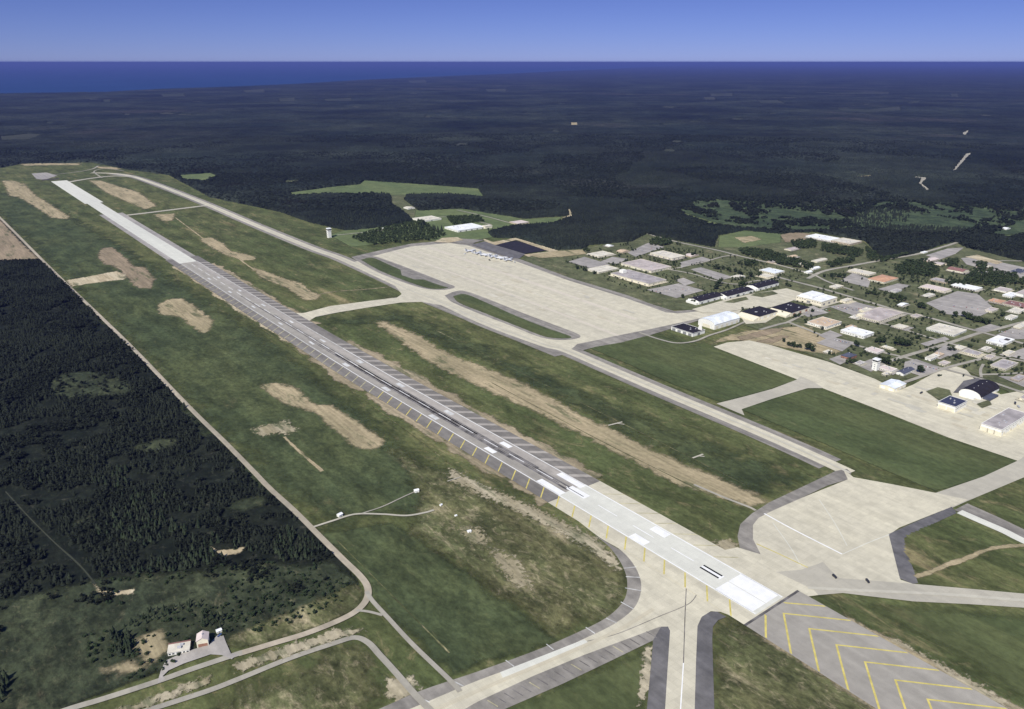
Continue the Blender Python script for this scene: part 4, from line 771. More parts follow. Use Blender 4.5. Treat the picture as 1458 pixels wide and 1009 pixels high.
building('rust roofed building with cream wall among the upper right trees', (1370, 390), (1349.5, 385), (1377, 386.7), 6, 'roof_rust', 'wall_cream', 'gable', rise=3.5, vents=2, doors=[('x', 0.5, 3, 2.8)], windows=[('x', 9, 1.8, 1.5, 3)])
building('small pinkish roofed house above the dark grove', (1322, 374.3), (1315, 371), (1338, 370.3), 4, 'roof_rose', 'wall_tan', 'gable', ridge='x', rise=2, vents=1, doors=[('x', 0.5, 2, 2.2)], windows=[('y', 5, 1.5, 1, 2.2)], name='house', cat='house')
building('small grey roofed house beside the pinkish roofed house', (1340, 379), (1332, 375.5), (1349, 377), 4, 'roof_pink', 'wall_cream', 'gable', rise=2, vents=1, doors=[('x', 0.5, 2, 2.2)], windows=[('y', 4, 1.5, 1, 2.2)], name='house', cat='house')
building('brown roofed complex with long cream wall at the right edge', (1458, 441.5), (1428.5, 434), (1470, 437), 5, 'roof_rust', 'wall_cream', doors=[('x', 0.3, 4, 3)], windows=[('x', 16, 2, 1.4, 3.4)], vents=5)
building('reddish roofed wing left of the brown roofed complex', (1425, 434), (1408, 429.5), (1434, 431.5), 4.5, 'roof_orange', 'wall_tan', doors=[('x', 0.4, 3, 2.8)], windows=[('x', 8, 2, 1.2, 3)], vents=3)
building('small pale building below the brown roofed complex', (1450, 447), (1438, 443), (1462, 444), 4, 'roof_cream', 'wall_white', doors=[('x', 0.5, 3, 2.8)], windows=[('x', 6, 2, 1.2, 2.8)], vents=2)
building('low building with grey gravel roof beside the main street', (1358, 480), (1320, 469.5), (1379.5, 473.5), 4.5, 'roof_cream', 'wall_white', doors=[('x', 0.6, 4, 3), ('y', 0.5, 4, 3)], windows=[('x', 16, 2, 1.2, 3), ('y', 9, 2, 1.2, 3)], vents=6)
r, a, b = building('white roofed block with dark notch at the right of the cross street', (1427, 494.5), (1405, 488), (1444.6, 487), 5.5, 'roof_white', 'wall_white', doors=[('x', 0.5, 6, 4)], windows=[('x', 7, 2, 1.5, 3.5)], vents=3)
m = MB(); m.box(b*0.62, b*0.82, 4, 12, 5.96, 7.2, True); m.build('roof_block', M['door_dark'], r)
building('violet grey roofed building with cream front near the right edge', (1431, 529.3), (1409, 523.5), (1452, 521), 5, 'roof_grey', 'wall_cream', doors=[('x', 0.5, 4, 3.2), ('y', 0.5, 4, 3.2)], windows=[('x', 10, 2, 1.4, 3.2), ('y', 10, 2, 1.4, 3.2)], vents=5)
building('small cream house on the corner lawn below the cross street', (1325, 514.6), (1319.5, 511), (1341, 510), 4.5, 'roof_cream', 'wall_white', doors=[('x', 0.5, 3, 2.6)], windows=[('y', 6, 2, 1.2, 2.8)], vents=2)
building('dark roofed small building in the middle of the street block', (1391, 508.8), (1372.5, 502), (1399.5, 505), 4, 'roof_grey', 'wall_cream', doors=[('x', 0.5, 3, 2.6)], windows=[('x', 8, 2, 1.2, 2.8)], vents=3)
building('low pinkish roofed hut right of the dark round trees', (1248.6, 504.8), (1233, 499), (1262, 502), 3.5, 'roof_rose', 'wall_white', doors=[('x', 0.5, 3, 2.6)], windows=[('x', 6, 2, 1.2, 2.5)], vents=2, name='hut', cat='hut')
building('small cream hut behind the pinkish roofed hut', (1268, 499), (1257, 494.8), (1272.5, 497.5), 3.2, 'roof_cream', 'wall_cream', doors=[('x', 0.5, 3, 2.6)], windows=[('x', 5, 2, 1.2, 2.5)], vents=1, name='hut', cat='hut')
building('house with purple grey hipped roof beside the second apron', (1209, 513.5), (1200, 508.5), (1220.5, 509.5), 6.0, 'roof_slate', 'wall_brick', 'hip', rise=4.5, vents=1, doors=[('x', 0.5, 3, 2.6)], windows=[('y', 5, 2, 1.2, 3), ('x', 5, 2, 1.2, 3)], name='house', cat='house')
building('low pinkish wing at the foot of the white control tower', (1269, 531.5), (1251, 526), (1278, 528.5), 4, 'roof_rose', 'wall_white', doors=[('x', 0.5, 3, 2.6)], windows=[('x', 7, 2, 1.2, 2.8)], vents=3)
building('dark slate roofed building with white walls right of the control tower', (1286, 536), (1279, 531.5), (1305, 530), 5, 'roof_slate', 'wall_white', 'gable', ridge='x', rise=2.5, vents=2, doors=[('x', 0.5, 3, 2.6)], windows=[('y', 8, 1.8, 1.4, 3.2)])
building('cream building with pale blue metal roof standing on the second apron edge', (1273, 558.5), (1252, 551.5), (1293, 552), 6.5, 'roof_blue', 'wall_cream', 'gable', ridge='x', rise=2.2, vents=2, doors=BD4('x', 2, 7, 5) + BD4('y', 3, 5, 4.4), dmat='wall_white', name='hangar', cat='hangar')
# --- hangars on the second apron
building('white walled hangar with flat navy blue roof on the second apron', (1359, 588), (1333.5, 580.5), (1379, 580.5), 10.5, 'roof_navy', 'wall_white', name='hangar', cat='hangar', doors=BD4('x', 2, 14, 7), windows=[('y', 8, 2.5, 5.5, 7)], dmat='wall_cream', vents=3)
r, a, b = building('large arched hangar with black curved roof and white end wall', (1396, 570), (1366, 560), (1434, 559.5), 5.0, 'roof_black', 'wall_white', 'arch', name='hangar', cat='hangar', ridge='x', rise=8.5, doors=[('y', 0.5, 10, 4)], vents=4)
m = MB(); m.box(b*0.10, b*0.55, -12, -0.12, 0, 4.5); m.build('annex', M['roof_slate'], r)
m = MB(); m.box(-10, -0.12, a*0.2, a*0.85, 0, 4.0); m.build('annex', M['wall_white'], r)
building('white hangar with wide grey flat roof nearest the right edge', (1424, 622), (1395.5, 612.5), (1476, 603), 11.5, 'roof_grey', 'wall_white', name='hangar', cat='hangar', doors=BD4('x', 3, 12, 7.5) + BD4('y', 4, 7, 5), windows=[('y', 12, 2.5, 6.2, 7.4)], dmat='wall_cream', vents=6)
building('grey low building cut by the right edge above the arched hangar', (1462, 573), (1452, 569), (1490, 567), 5, 'roof_grey', 'wall_cream', doors=[('x', 0.5, 4, 3)], vents=2)
# --- far side of the apron, forest edge
building('long white roofed building by the forest beyond the apron', (652, 331), (637, 325), (692, 325.5), 6, 'roof_white', 'wall_white', doors=BD4('y', 5, 6, 4.5), windows=[('x', 5, 2, 2, 4)], vents=5)
building('pale flat roofed building behind the spruces beyond the apron', (601, 316.5), (591, 312), (622, 311), 5, 'roof_cream', 'wall_white', doors=[('y', 0.5, 6, 4)], vents=3)
building('small pale yellow building at the right end of the long white roof', (691, 326), (688, 324.6), (697, 323.5), 9, 'roof_cream', 'wall_cream', doors=[('y', 0.5, 4, 3)], vents=1)
building('pinkish building by the lane at the forest edge', (737, 320.5), (730, 317), (747, 316.5), 5, 'roof_rose', 'wall_tan', doors=[('y', 0.5, 4, 3)], vents=2)
building('small pale shed in the meadow lane behind the spruces', (581, 298), (577, 296), (586, 295.5), 4, 'roof_cream', 'wall_white', 'gable', rise=1.5, vents=0, name='shed', cat='shed', doors=[('y', 0.5, 3, 2.4)])
# --- school and houses at the upper right
building('long flat white school block by the bare pinkish lot', (1186, 345.5), (1155, 336.5), (1199, 342), 5.5, 'roof_white', 'wall_white', windows=[('x', 20, 2.4, 1.5, 3.6)], doors=[('x', 0.5, 4, 3)], vents=4, name='school', cat='school')
building('flat roofed school wing with tan walls right of the white school block', (1210, 350), (1191, 343), (1225, 345.5), 6, 'roof_cream', 'wall_tan', windows=[('x', 12, 2.4, 1.8, 4), ('y', 8, 2.4, 1.8, 4)], doors=[('x', 0.4, 4, 3)], vents=3, name='school', cat='school')
for (P0, P1, P2, rf, wl_, lab) in (((1163, 374.5), (1158, 372), (1177, 370.5), 'roof_cream', 'wall_cream', 'cream house beside the dark tree row below the school'), ((1158, 385), (1154, 383), (1166, 382), 'roof_white', 'wall_white', 'white house at the road fork below the school'),
        ((1126, 358), (1121, 355), (1136, 354.5), 'roof_pink', 'wall_cream', 'grey roofed house left of the school grove'), ((1128, 368), (1123, 366), (1135, 366), 'roof_tan', 'wall_cream', 'tan roofed cottage in the tree row below the ball field'), ((1140, 379.5), (1133, 376.5), (1152, 376.5), 'roof_cream', 'wall_white', 'pale bungalow hidden behind the long tree row'),
        ((1150, 390), (1146, 388.3), (1156, 388), 'roof_white', 'wall_white', 'tiny white hut where two roads meet')):
    building(lab, P0, P1, P2, 4.0, rf, wl_, 'gable', rise=2.0, vents=1, doors=[('x', 0.5, 2, 2.2)], windows=[('y', 3, 1.5, 1, 2.2)], name='house', cat='house', ridge='x')
building('pale grey roofed clubhouse right of the row of black roofed sheds', (1103, 392), (1082, 386.5), (1115, 388), 5, 'roof_blue', 'wall_cream', windows=[('x', 9, 2, 1.5, 3.5)], doors=[('y', 0.5, 4, 3)], vents=3)
building('cream wing left of the pale grey roofed clubhouse', (1092, 397), (1081, 393), (1098, 393.5), 4, 'roof_cream', 'wall_cream', windows=[('x', 5, 2, 1.2, 2.8)], doors=[('y', 0.5, 3, 2.5)], vents=1)
building('small white golf clubhouse by the far right fairway', (1433, 328), (1430, 326), (1438, 326.3), 5, 'roof_white', 'wall_white', 'gable', rise=2.5, vents=0, doors=[('x', 0.5, 3, 2.4)], name='house', cat='house')
building('tiny white kiosk beside the road climbing to the forest', (1315, 361.5), (1312.5, 360), (1320, 359.7), 3.5, 'roof_white', 'wall_white', vents=0, name='kiosk', cat='kiosk', doors=[('x', 0.5, 2, 2.2)])
# more small base buildings
for (P0, P1, P2, h, rf, wl_, lab) in (((1404, 384), (1394, 380), (1412, 381), 4, 'roof_cream', 'wall_tan', 'tan building between the grove and the upper right lot'), ((1452, 391), (1440, 387), (1466, 387), 4, 'roof_slate', 'wall_grey', 'dark roofed building at the end of the upper right lot'),
        ((1452, 470), (1444, 467), (1470, 464), 4.5, 'roof_cream', 'wall_cream', 'pale building above the white roofed block near the right edge'), ((1368, 500), (1358, 496), (1376, 496.5), 3.5, 'roof_cream', 'wall_cream', 'small cream building left of the dark roofed one in the street block'),
        ((1345, 522), (1338, 518), (1354, 518.5), 3.5, 'roof_pink', 'wall_cream', 'small grey roofed hut beside the street crossing'), ((1450, 545), (1440, 541), (1466, 540), 4, 'roof_grey', 'wall_tan', 'small grey building near the right edge below the violet roof'),
        ((1285, 470), (1272, 466), (1293, 466.5), 3.5, 'roof_cream', 'wall_cream', 'low cream shed on the pale court right of the grey block'), ((1305, 454), (1298, 451), (1313, 451), 3.5, 'roof_pink', 'wall_cream', 'small pink grey hut above the main street'),
        ((1440, 425), (1430, 421), (1452, 421), 4.5, 'roof_white', 'wall_white', 'white flat building left of the tall pale block at the right edge'), ((1456, 424), (1450, 420), (1475, 418), 9, 'roof_pink', 'wall_white', 'tall pale block cut by the right edge')):
    building(lab, P0, P1, P2, h, rf, wl_, windows=[('x', 5, 2, 1.2, 2.6), ('y', 5, 2, 1.2, 2.6)], doors=[('x', 0.5, 3, 2.5)], vents=2)

for (P0, P1, P2, h, rf, wl_, lab) in (((1232, 446), (1226, 443), (1240, 442.5), 5, 'roof_cream', 'wall_cream', 'cream block behind the left end of the wide grey roof'), ((1212, 470), (1205, 467), (1219, 467), 4, 'roof_tan', 'wall_tan', 'small tan shed between the tan office and the bright white block'), ((1218, 455), (1213, 452), (1224, 452), 3.5, 'roof_cream', 'wall_white', 'pale garage at the left corner of the wide grey roof'),
        ((1178, 504.5), (1173, 502), (1184, 501.5), 3, 'roof_cream', 'wall_cream', 'low cream hut at the thin pines beside the second apron'), ((1224, 521), (1219, 518), (1231, 518), 3.5, 'roof_grey', 'wall_white', 'small grey roofed hut left of the control tower'), ((1262, 536.5), (1256, 534), (1270, 533.5), 3.5, 'roof_cream', 'wall_cream', 'cream shed at the foot of the tower facing the apron'),
        ((1336, 510), (1328, 506.5), (1344, 506.5), 4, 'roof_tan', 'wall_tan', 'tan house behind the small cream corner house'), ((1404, 500.5), (1398, 498), (1412, 497.5), 3.5, 'roof_cream', 'wall_white', 'pale hut left below the white notched roof'), ((1410, 513), (1402, 510), (1418, 509.5), 3.5, 'roof_pink', 'wall_cream', 'small pinkish hut above the violet grey roof'),
        ((1436, 508), (1428, 505), (1446, 504), 4.5, 'roof_cream', 'wall_cream', 'cream building on the pale lot above the violet grey roof'), ((1322, 424), (1316, 421.5), (1330, 421), 4, 'roof_cream', 'wall_white', 'pale hut on the lawn below the pinkish low building'), ((1275, 417.5), (1270, 415), (1283, 414.5), 3.5, 'roof_grey', 'wall_white', 'grey hut at the lower edge of the dark parking strip'),
        ((1412, 446), (1404, 443), (1422, 442.5), 4.5, 'roof_pink', 'wall_cream', 'pinkish block at the right end of the big pale lot'), ((1440, 456.5), (1432, 453.5), (1450, 453), 4.5, 'roof_cream', 'wall_white', 'pale block beside the cross street at the right edge'), ((1190, 412), (1183, 409), (1199, 408.5), 4, 'roof_cream', 'wall_cream', 'cream building on the lawn above the main street'),
        ((1050, 398), (1043, 395), (1058, 394.5), 4, 'roof_cream', 'wall_white', 'pale hut inside the grove behind the black roofed sheds'), ((1100, 376), (1094, 373.5), (1108, 373), 4, 'roof_pink', 'wall_tan', 'small house by the road left of the road fork'), ((1398, 392), (1391, 389), (1406, 388.5), 4, 'roof_slate', 'wall_cream', 'dark roofed house inside the upper right grove')):
    building(lab, P0, P1, P2, h, rf, wl_, windows=[('x', 4, 2, 1.2, 2.6), ('y', 4, 2, 1.2, 2.6)], doors=[('x', 0.5, 3, 2.5)], vents=2)
# --- the pink building by the lower left road
axp = G(271, 920) - G(237, 926)
r, a, b = building('long low white annex with red brown edge left of the pink roofed building', (239.5, 934.5), (235.5, 924.5), (271, 922.5), 4.0, 'roof_cream', 'wall_white', axis=axp, doors=[('y', 0.5, 4, 3)], windows=[('y', 6, 2, 1.3, 2.8)], vents=2, rim=False)
m = MB(); m.box(-0.5, b + 0.5, a + 0.51, a + 1.6, 0, 5.2); m.build('rear_wall', M['roof_rust'], r)
building('tall building with pink roof and cream walls in the lower left corner', (281, 923), (273, 914), (297.5, 919.5), 8.0, 'roof_rose', 'wall_cream', 'gable', axis=axp, ridge='y', rise=3.0, doors=[('y', 0.32, 4.5, 4.5), ('y', 0.72, 4.5, 4.5)], dmat='wall_brick', windows=[('x', 4, 1.6, 4.5, 6)], vents=1)

# --- towers
def control_tower(label, px, h, w):
    p = G(*px); t = empty('control_tower', (*p, 0), RANG); tag(t, label, 'tower')
    m = MB(); m.box(-w/2, w/2, -w/2, w/2, 0, h*0.72); m.build('shaft', M['wall_white'], t)
    m = MB(); m.box(-w*0.58, w*0.58, -w*0.58, w*0.58, h*0.72, h*0.78, True); m.build('balcony', M['wall_white'], t)
    m = MB(); k = w*0.50; q = w*0.55
    m.add([(-k,-k,h*0.78),(k,-k,h*0.78),(k,k,h*0.78),(-k,k,h*0.78),(-q,-q,h*0.92),(q,-q,h*0.92),(q,q,h*0.92),(-q,q,h*0.92)], [(0,1,5,4),(1,2,6,5),(2,3,7,6),(3,0,4,7)]); m.build('window', M['dark_glass'], t)
    m = MB(); m.box(-w*0.60, w*0.60, -w*0.60, w*0.60, h*0.92, h, True); ro = m.build('roof', M['roof_white'], t)
    m = MB(); m.cyl(0, 0, h, h + 5, 0.15, 0.08, 6); m.build('antenna', M['metal'], ro)
    for i in range(3):
        m = MB(); m.box(-w/2 - 0.08, -w/2, -0.9, 0.9, h*(0.15 + 0.18*i), h*(0.21 + 0.18*i)); m.build('window', M['dark_glass'], t)
    m = MB(); m.box(-1, 1, -w/2 - 0.1, -w/2, 0, 2.4); m.build('door', M['door_grey'], t)
    return t
control_tower('white control tower with glazed cab beside the second apron', (1246, 527), 23, 9.5)
control_tower('lone tall white tower on the grass by the far taxiway', (469, 338), 31, 11)
# --- hut, boxes on the left infield
for (px, s, lab) in (((593, 700.5), 6.0, 'small white equipment hut standing alone in the left grass'), ((484, 735), 6.0, 'small white equipment hut beside the pale track'), ((628, 720), 3.4, 'tiny white box at the end of the pale track'), ((649, 735), 3.0, 'tiny white box just beyond the end of the pale track'), ((312, 900), 5.0, 'small white hut at the corner of the lot beside the pink building'), ((668, 758), 4.5, 'small white hut among the pale rubble left of the runway'), ((545, 286 + 40), 6, 'small white hut by the pale lane below the dark stand')):
    p = G(*px); t = empty('equipment_hut', (*p, 0), RANG + random.uniform(-0.3, 0.3)); tag(t, lab, 'hut')
    m = MB(); m.box(-s/2, s/2, -s*0.4, s*0.4, 0, s*0.6); m.build('wall', M['wall_white'], t)
    m = MB(); m.add([(-s*0.55,-s*0.46,s*0.6),(s*0.55,-s*0.46,s*0.6),(s*0.55,s*0.46,s*0.6),(-s*0.55,s*0.46,s*0.6),(-s*0.55,0,s*0.82),(s*0.55,0,s*0.82)], [(0,1,5,4),(2,3,4,5),(0,4,3),(1,2,5),(3,2,1,0)]); m.build('roof', M['roof_white'], t)
    m = MB(); m.box(-0.5, 0.5, -s*0.4 - 0.06, -s*0.4, 0, min(2.1, s*0.5)); m.build('door', M['door_grey'], t)
m = MB(); bf = G(72, 256); t = empty('blast_fence', (*bf, 0), RANG); tag(t, 'dark low barrier behind the far runway end', 'barrier')
m.add([(-38, 0, 0), (38, 0, 0), (38, 4, 5), (-38, 4, 5), (-38, 5, 0), (38, 5, 0)], [(0, 1, 2, 3), (4, 3, 2, 5), (0, 3, 4), (1, 5, 2)]); m.build('panel', M['door_dark'], t)
for i in range(7):
    m = MB(); m.box(-37 + i*12.2, -36.4 + i*12.2, 4.4, 7.5, 0, 3.5); m.build('brace', M['metal'], t)

# --- parked jets
def make_jet():
    t = empty('parked_jet', (0, 0, 0)); L = 34.0; z = 3.4
    m = MB(); m.lathe_x([(-17, 0.25), (-16.4, 0.9), (-15, 1.6), (-12, 2.1), (4, 2.1), (10, 1.6), (14, 0.9), (17, 0.3)], 0, z, 12); m.build('fuselage', M['aircraft_white'], t, True)
    for s in (-1, 1):
        m = MB(); pts = [(-4, 1.9), (3.5, 1.9), (8.5, 17), (6.0, 17)]
        v = [(x, s*y, z + 0.4 + 0.05*y) for x, y in pts] + [(x, s*y, z + 0.05*y - 0.1) for x, y in pts]
        f = [(0, 1, 2, 3), (7, 6, 5, 4), (0, 4, 5, 1), (1, 5, 6, 2), (2, 6, 7, 3), (3, 7, 4, 0)]
        m.add(v, f if s > 0 else [q[::-1] for q in f]); w = m.build('wing', M['aircraft_white'], t)
        for k in (6.0, 11.0):
            m = MB(); m.lathe_x([(-2.6, 0.55), (-2.2, 0.8), (0.8, 0.75), (1.8, 0.45)], s*k, z - 0.7, 8); e = m.build('engine', M['aircraft_grey'], w); e.location = (k*0.32 - 1.0, 0, 0)
        m = MB(); pts = [(12, 0.8), (15.5, 0.8), (17.5, 6), (16, 6)]; v = [(x, s*y, z + 0.9) for x, y in pts] + [(x, s*y, z + 0.65) for x, y in pts]
        m.add(v, f if s > 0 else [q[::-1] for q in f]); m.build('tailplane', M['aircraft_white'], t)
        m = MB(); m.cyl(1.5, s*2.4, 0, 0.9, 0.5, n=8); m.cyl(1.5, s*2.4, 0.9, z - 0.2, 0.18, n=6); m.build('landing_gear', M['rubber_black'], t)
    m = MB(); pts = [(10.5, z + 1.5), (15.8, z + 0.8), (17.6, z + 8.2), (15.4, z + 8.2)]; v = [(x, -0.2, zz) for x, zz in pts] + [(x, 0.2, zz) for x, zz in pts]
    m.add(v, [(0, 1, 2, 3), (7, 6, 5, 4), (0, 4, 5, 1), (1, 5, 6, 2), (2, 6, 7, 3), (3, 7, 4, 0)]); m.build('fin', M['aircraft_grey'], t)
    m = MB(); m.cyl(-12.5, 0, 0, 0.8, 0.4, n=8); m.cyl(-12.5, 0, 0.8, z - 1.5, 0.15, n=6); m.build('landing_gear', M['rubber_black'], t)
    m = MB(); m.box(-15.6, -14.2, -0.95, 0.95, z + 0.9, z + 1.5, True); m.build('cockpit_window', M['dark_glass'], t)
    return t
jet = make_jet()
for i, ((x, y), d, lab) in enumerate([((670, 358.5), 0.1, 'white parked jet at the left end of the row on the far apron'), ((681, 361.5), 0.0, 'white parked jet second from the left on the far apron'), ((692, 364.2), -0.1, 'white parked jet in the middle of the row on the far apron'), ((703, 366.5), 0.08, 'white parked jet fourth from the left on the far apron'), ((714, 368.6), 0.0, 'white parked jet second from the right on the far apron'), ((724, 371), -0.06, 'white parked jet at the right end of the row on the far apron')]):
    o = jet if i == 0 else copy_tree(jet); p = G(x, y); o.location = (*p, 0.5); o.rotation_euler = (0, 0, RANG + R(90) + R(90) + d); o.scale = (1.15, 1.15, 1.15); o.rotation_euler.z += (0.0, 0.5, -0.3, 0.2, -0.5, 0.3)[i]
    tag(o, lab, 'jet', 'parked jets on the far apron')

# --- cars
def car_mesh(nm, mat):
    m = MB()
    m.add([(-2.2,-.85,.3),(2.2,-.85,.3),(2.2,.85,.3),(-2.2,.85,.3),(-2.25,-.9,.8),(2.25,-.9,.75),(2.25,.9,.75),(-2.25,.9,.8)], [(0,1,5,4),(1,2,6,5),(2,3,7,6),(3,0,4,7),(4,5,6,7)])
    m.add([(-1.6,-.82,.8),(1.0,-.82,.78),(1.0,.82,.78),(-1.6,.82,.8),(-1.1,-.68,1.42),(.3,-.68,1.42),(.3,.68,1.42),(-1.1,.68,1.42)], [(0,1,5,4),(1,2,6,5),(2,3,7,6),(3,0,4,7),(4,5,6,7)])
    for x in (-1.4, 1.4):
        for s in (-1, 1):
            n = 8; vs = [(x + .33*math.cos(2*math.pi*i/n), s*.92, .33 + .33*math.sin(2*math.pi*i/n)) for i in range(n)] + [(x + .33*math.cos(2*math.pi*i/n), s*.7, .33 + .33*math.sin(2*math.pi*i/n)) for i in range(n)]
            m.add(vs, [tuple(range(n))] + [(i, (i+1) % n, n + (i+1) % n, n + i) for i in range(n)])
    return m.build(nm, mat)
cars = {c: None for c in ('car_white', 'car_dark', 'car_red', 'car_blue', 'car_silver', 'car_tan')}
CN = dict(car_white='white', car_dark='dark', car_red='red', car_blue='blue', car_silver='silver', car_tan='tan')
def put_car(c, p, rz, lab, grp):
    if cars[c] is None: cars[c] = o = car_mesh('parked_car', M[c])
    else: o = cars[c].copy(); col.objects.link(o)
    o.location = (p[0], p[1], 0.75); o.rotation_euler = (0, 0, rz); tag(o, lab, 'car', grp); return o
CL = [(((1186, 437), (1250, 442)), 4, 13, 'the lot below the big white hall', 11), (((1162, 443), (1180, 441)), 2, 4, 'the strip beside the big white hall', 9), (((1186, 484), (1206, 488)), 2, 5, 'the lot by the tan roofed office', 9), (((1330, 433), (1398, 440)), 2, 8, 'the big pale lot at the upper right', 16), (((1294, 517), (1328, 525)), 2, 7, 'the lot by the round dark trees', 12), (((1142, 444), (1158, 447)), 2, 4, 'the lane by the black roofed hangar', 9), (((905, 356), (940, 353)), 2, 5, 'the far warehouse lot', 18), (((925, 414), (985, 412)), 2, 7, 'the striped lot by the near warehouse', 14), (((1150, 466), (1158, 468)), 1, 3, 'the lane by the brown bank', 9), (((1322, 444), (1380, 446)), 1, 4, 'the lower side of the big pale lot', 10), (((1420, 472), (1446, 474)), 2, 5, 'the lot at the right edge', 12)]
for (q, rows, n, where, gap) in CL:
    a, b = G(*q[0]), G(*q[1])
    for r_ in range(rows):
        for i in range(n):
            if random.random() < 0.15: continue
            c = random.choice(['car_white', 'car_dark', 'car_dark', 'car_red', 'car_blue', 'car_silver', 'car_silver', 'car_tan'])
            p = a + (b - a)*(i + random.uniform(0.2, 0.6))/n - AX*r_*gap*0.9
            put_car(c, p, RANG + R(90)*(0 if r_ % 2 else 0) + random.uniform(-0.06, 0.06), 'small %s car parked in %s' % (CN[c], where), '%s cars in %s' % (CN[c], where))
# --- trucks on the pads
def truck(label, px, rz, mat, s=1.0):
    t = empty('truck', (*G(*px), 0.7), rz); t.scale = (s, s, s); tag(t, label, 'truck')
    m = MB(); m.add([(-4,-1.2,0.7),(-2.2,-1.2,0.7),(-2.2,1.2,0.7),(-4,1.2,0.7),(-3.6,-1.15,2.7),(-2.2,-1.15,2.7),(-2.2,1.15,2.7),(-3.6,1.15,2.7)], [(0,1,5,4),(1,2,6,5),(2,3,7,6),(3,0,4,7),(4,5,6,7)]); cb_ = m.build('cab', mat, t)
    m = MB(); m.box(-3.9, -2.4, -1.22, 1.22, 1.8, 2.4, True); m.build('windscreen', M['dark_glass'], cb_)
    m = MB(); m.box(-2.0, 4, -1.25, 1.25, 0.9, 3.1, True); m.build('cargo_body', mat, t)
    for x in (-3, 1.6, 3):
        for s_ in (-1, 1):
            m = MB(); n = 10; vs = [(x + .5*math.cos(2*math.pi*i/n), s_*1.28, .5 + .5*math.sin(2*math.pi*i/n)) for i in range(n)] + [(x + .5*math.cos(2*math.pi*i/n), s_*.9, .5 + .5*math.sin(2*math.pi*i/n)) for i in range(n)]
            m.add(vs, [tuple(range(n)), tuple(range(2*n-1, n-1, -1))] + [(i, (i+1) % n, n + (i+1) % n, n + i) for i in range(n)]); m.build('wheel', M['rubber_black'], t)
truck('dark truck near the gravel tip of the holding pad', (1188, 822.5), RANG + 1.2, M['car_dark'], 0.8); truck('dark truck on the grey taxiway right of the first truck', (1235, 829), RANG + 1.0, M['car_dark'], 0.8)
truck('dark truck on the second apron left of the navy roof', (1311.5, 560.5), RANG, M['car_dark'], 0.9); truck('dark fuel truck right of the arched hangar, upper one', (1445, 575.5), RANG + 0.4, M['car_dark'], 1.0); truck('grey truck right of the arched hangar, lower one', (1450, 580.5), RANG + 0.8, M['car_silver'], 0.9)
truck('small dark truck parked by the pink building', (313, 906.5), RANG + 0.4, M['car_blue'], 0.6)

truck('white fuel truck beside the left end of the row of parked jets', (662, 362), RANG + 0.3, M['car_white'], 1.0); truck('dark truck in front of the middle of the row of parked jets', (697, 371), RANG + 1.4, M['car_dark'], 1.0); truck('silver truck at the right end of the row of parked jets', (733, 374), RANG + 0.8, M['car_silver'], 1.0)

# ================================================================== trees
def conifer_proto(seed, tiers=5, seg=8, h=1.0, w=0.2):
    r = random.Random(seed); V = []; F = []
    for k in range(tiers):
        z0 = h*(0.10 + 0.78*k/tiers); z1 = min(h, z0 + h*(0.42 - 0.14*k/tiers)); rad = w*(1 - 0.80*k/tiers)
        b = len(V); ph = r.random()*6
        for i in range(seg):
            a = ph + 2*math.pi*i/seg; q = rad*(r.uniform(0.72, 1.25)); V.append((q*math.cos(a), q*math.sin(a), z0 + r.uniform(-0.045, 0.045)*h))
        V.append((r.uniform(-.01, .01), r.uniform(-.01, .01), z1))
        for i in range(seg): F.append((b+i, b+(i+1) % seg, b+seg))
    return np.array(V), np.array(F)
def broad_proto(seed, n=60, leaf=0.16, w=0.42):
    r = random.Random(seed); V = []; F = []
    lumps = [(r.uniform(-.22, .22), r.uniform(-.22, .22), r.uniform(0.42, 0.80), r.uniform(0.16, 0.27)) for _ in range(7)]
    for k in range(n):
        x, y, z, q = r.choice(lumps); d = Vector((r.gauss(0, 1), r.gauss(0, 1), r.gauss(0, 0.9))).normalized(); q *= r.uniform(0.6, 1.05)
        c = Vector((x, y, z)) + d*q; nrm = (d + Vector((r.uniform(-.6, .6), r.uniform(-.6, .6), r.uniform(-.2, .8)))).normalized()
        t = nrm.orthogonal().normalized(); s = nrm.cross(t); l = leaf*r.uniform(0.6, 1.25); b = len(V)
        for (u, v) in ((-1, -.6), (1, -.7), (.1, 1.0)): V.append(tuple(c + t*u*l*.5 + s*v*l*.5))
        F.append((b, b+1, b+2))
    return np.array(V), np.array(F)
CON_LO = [conifer_proto(i, 3, 6, 1, 0.21) for i in range(6)]; CON_HI = [conifer_proto(20+i, 6, 9, 1, 0.19) for i in range(5)]
BRO_LO = [broad_proto(i, 46, 0.30) for i in range(6)]; BRO_HI = [broad_proto(30+i, 240, 0.15) for i in range(5)]
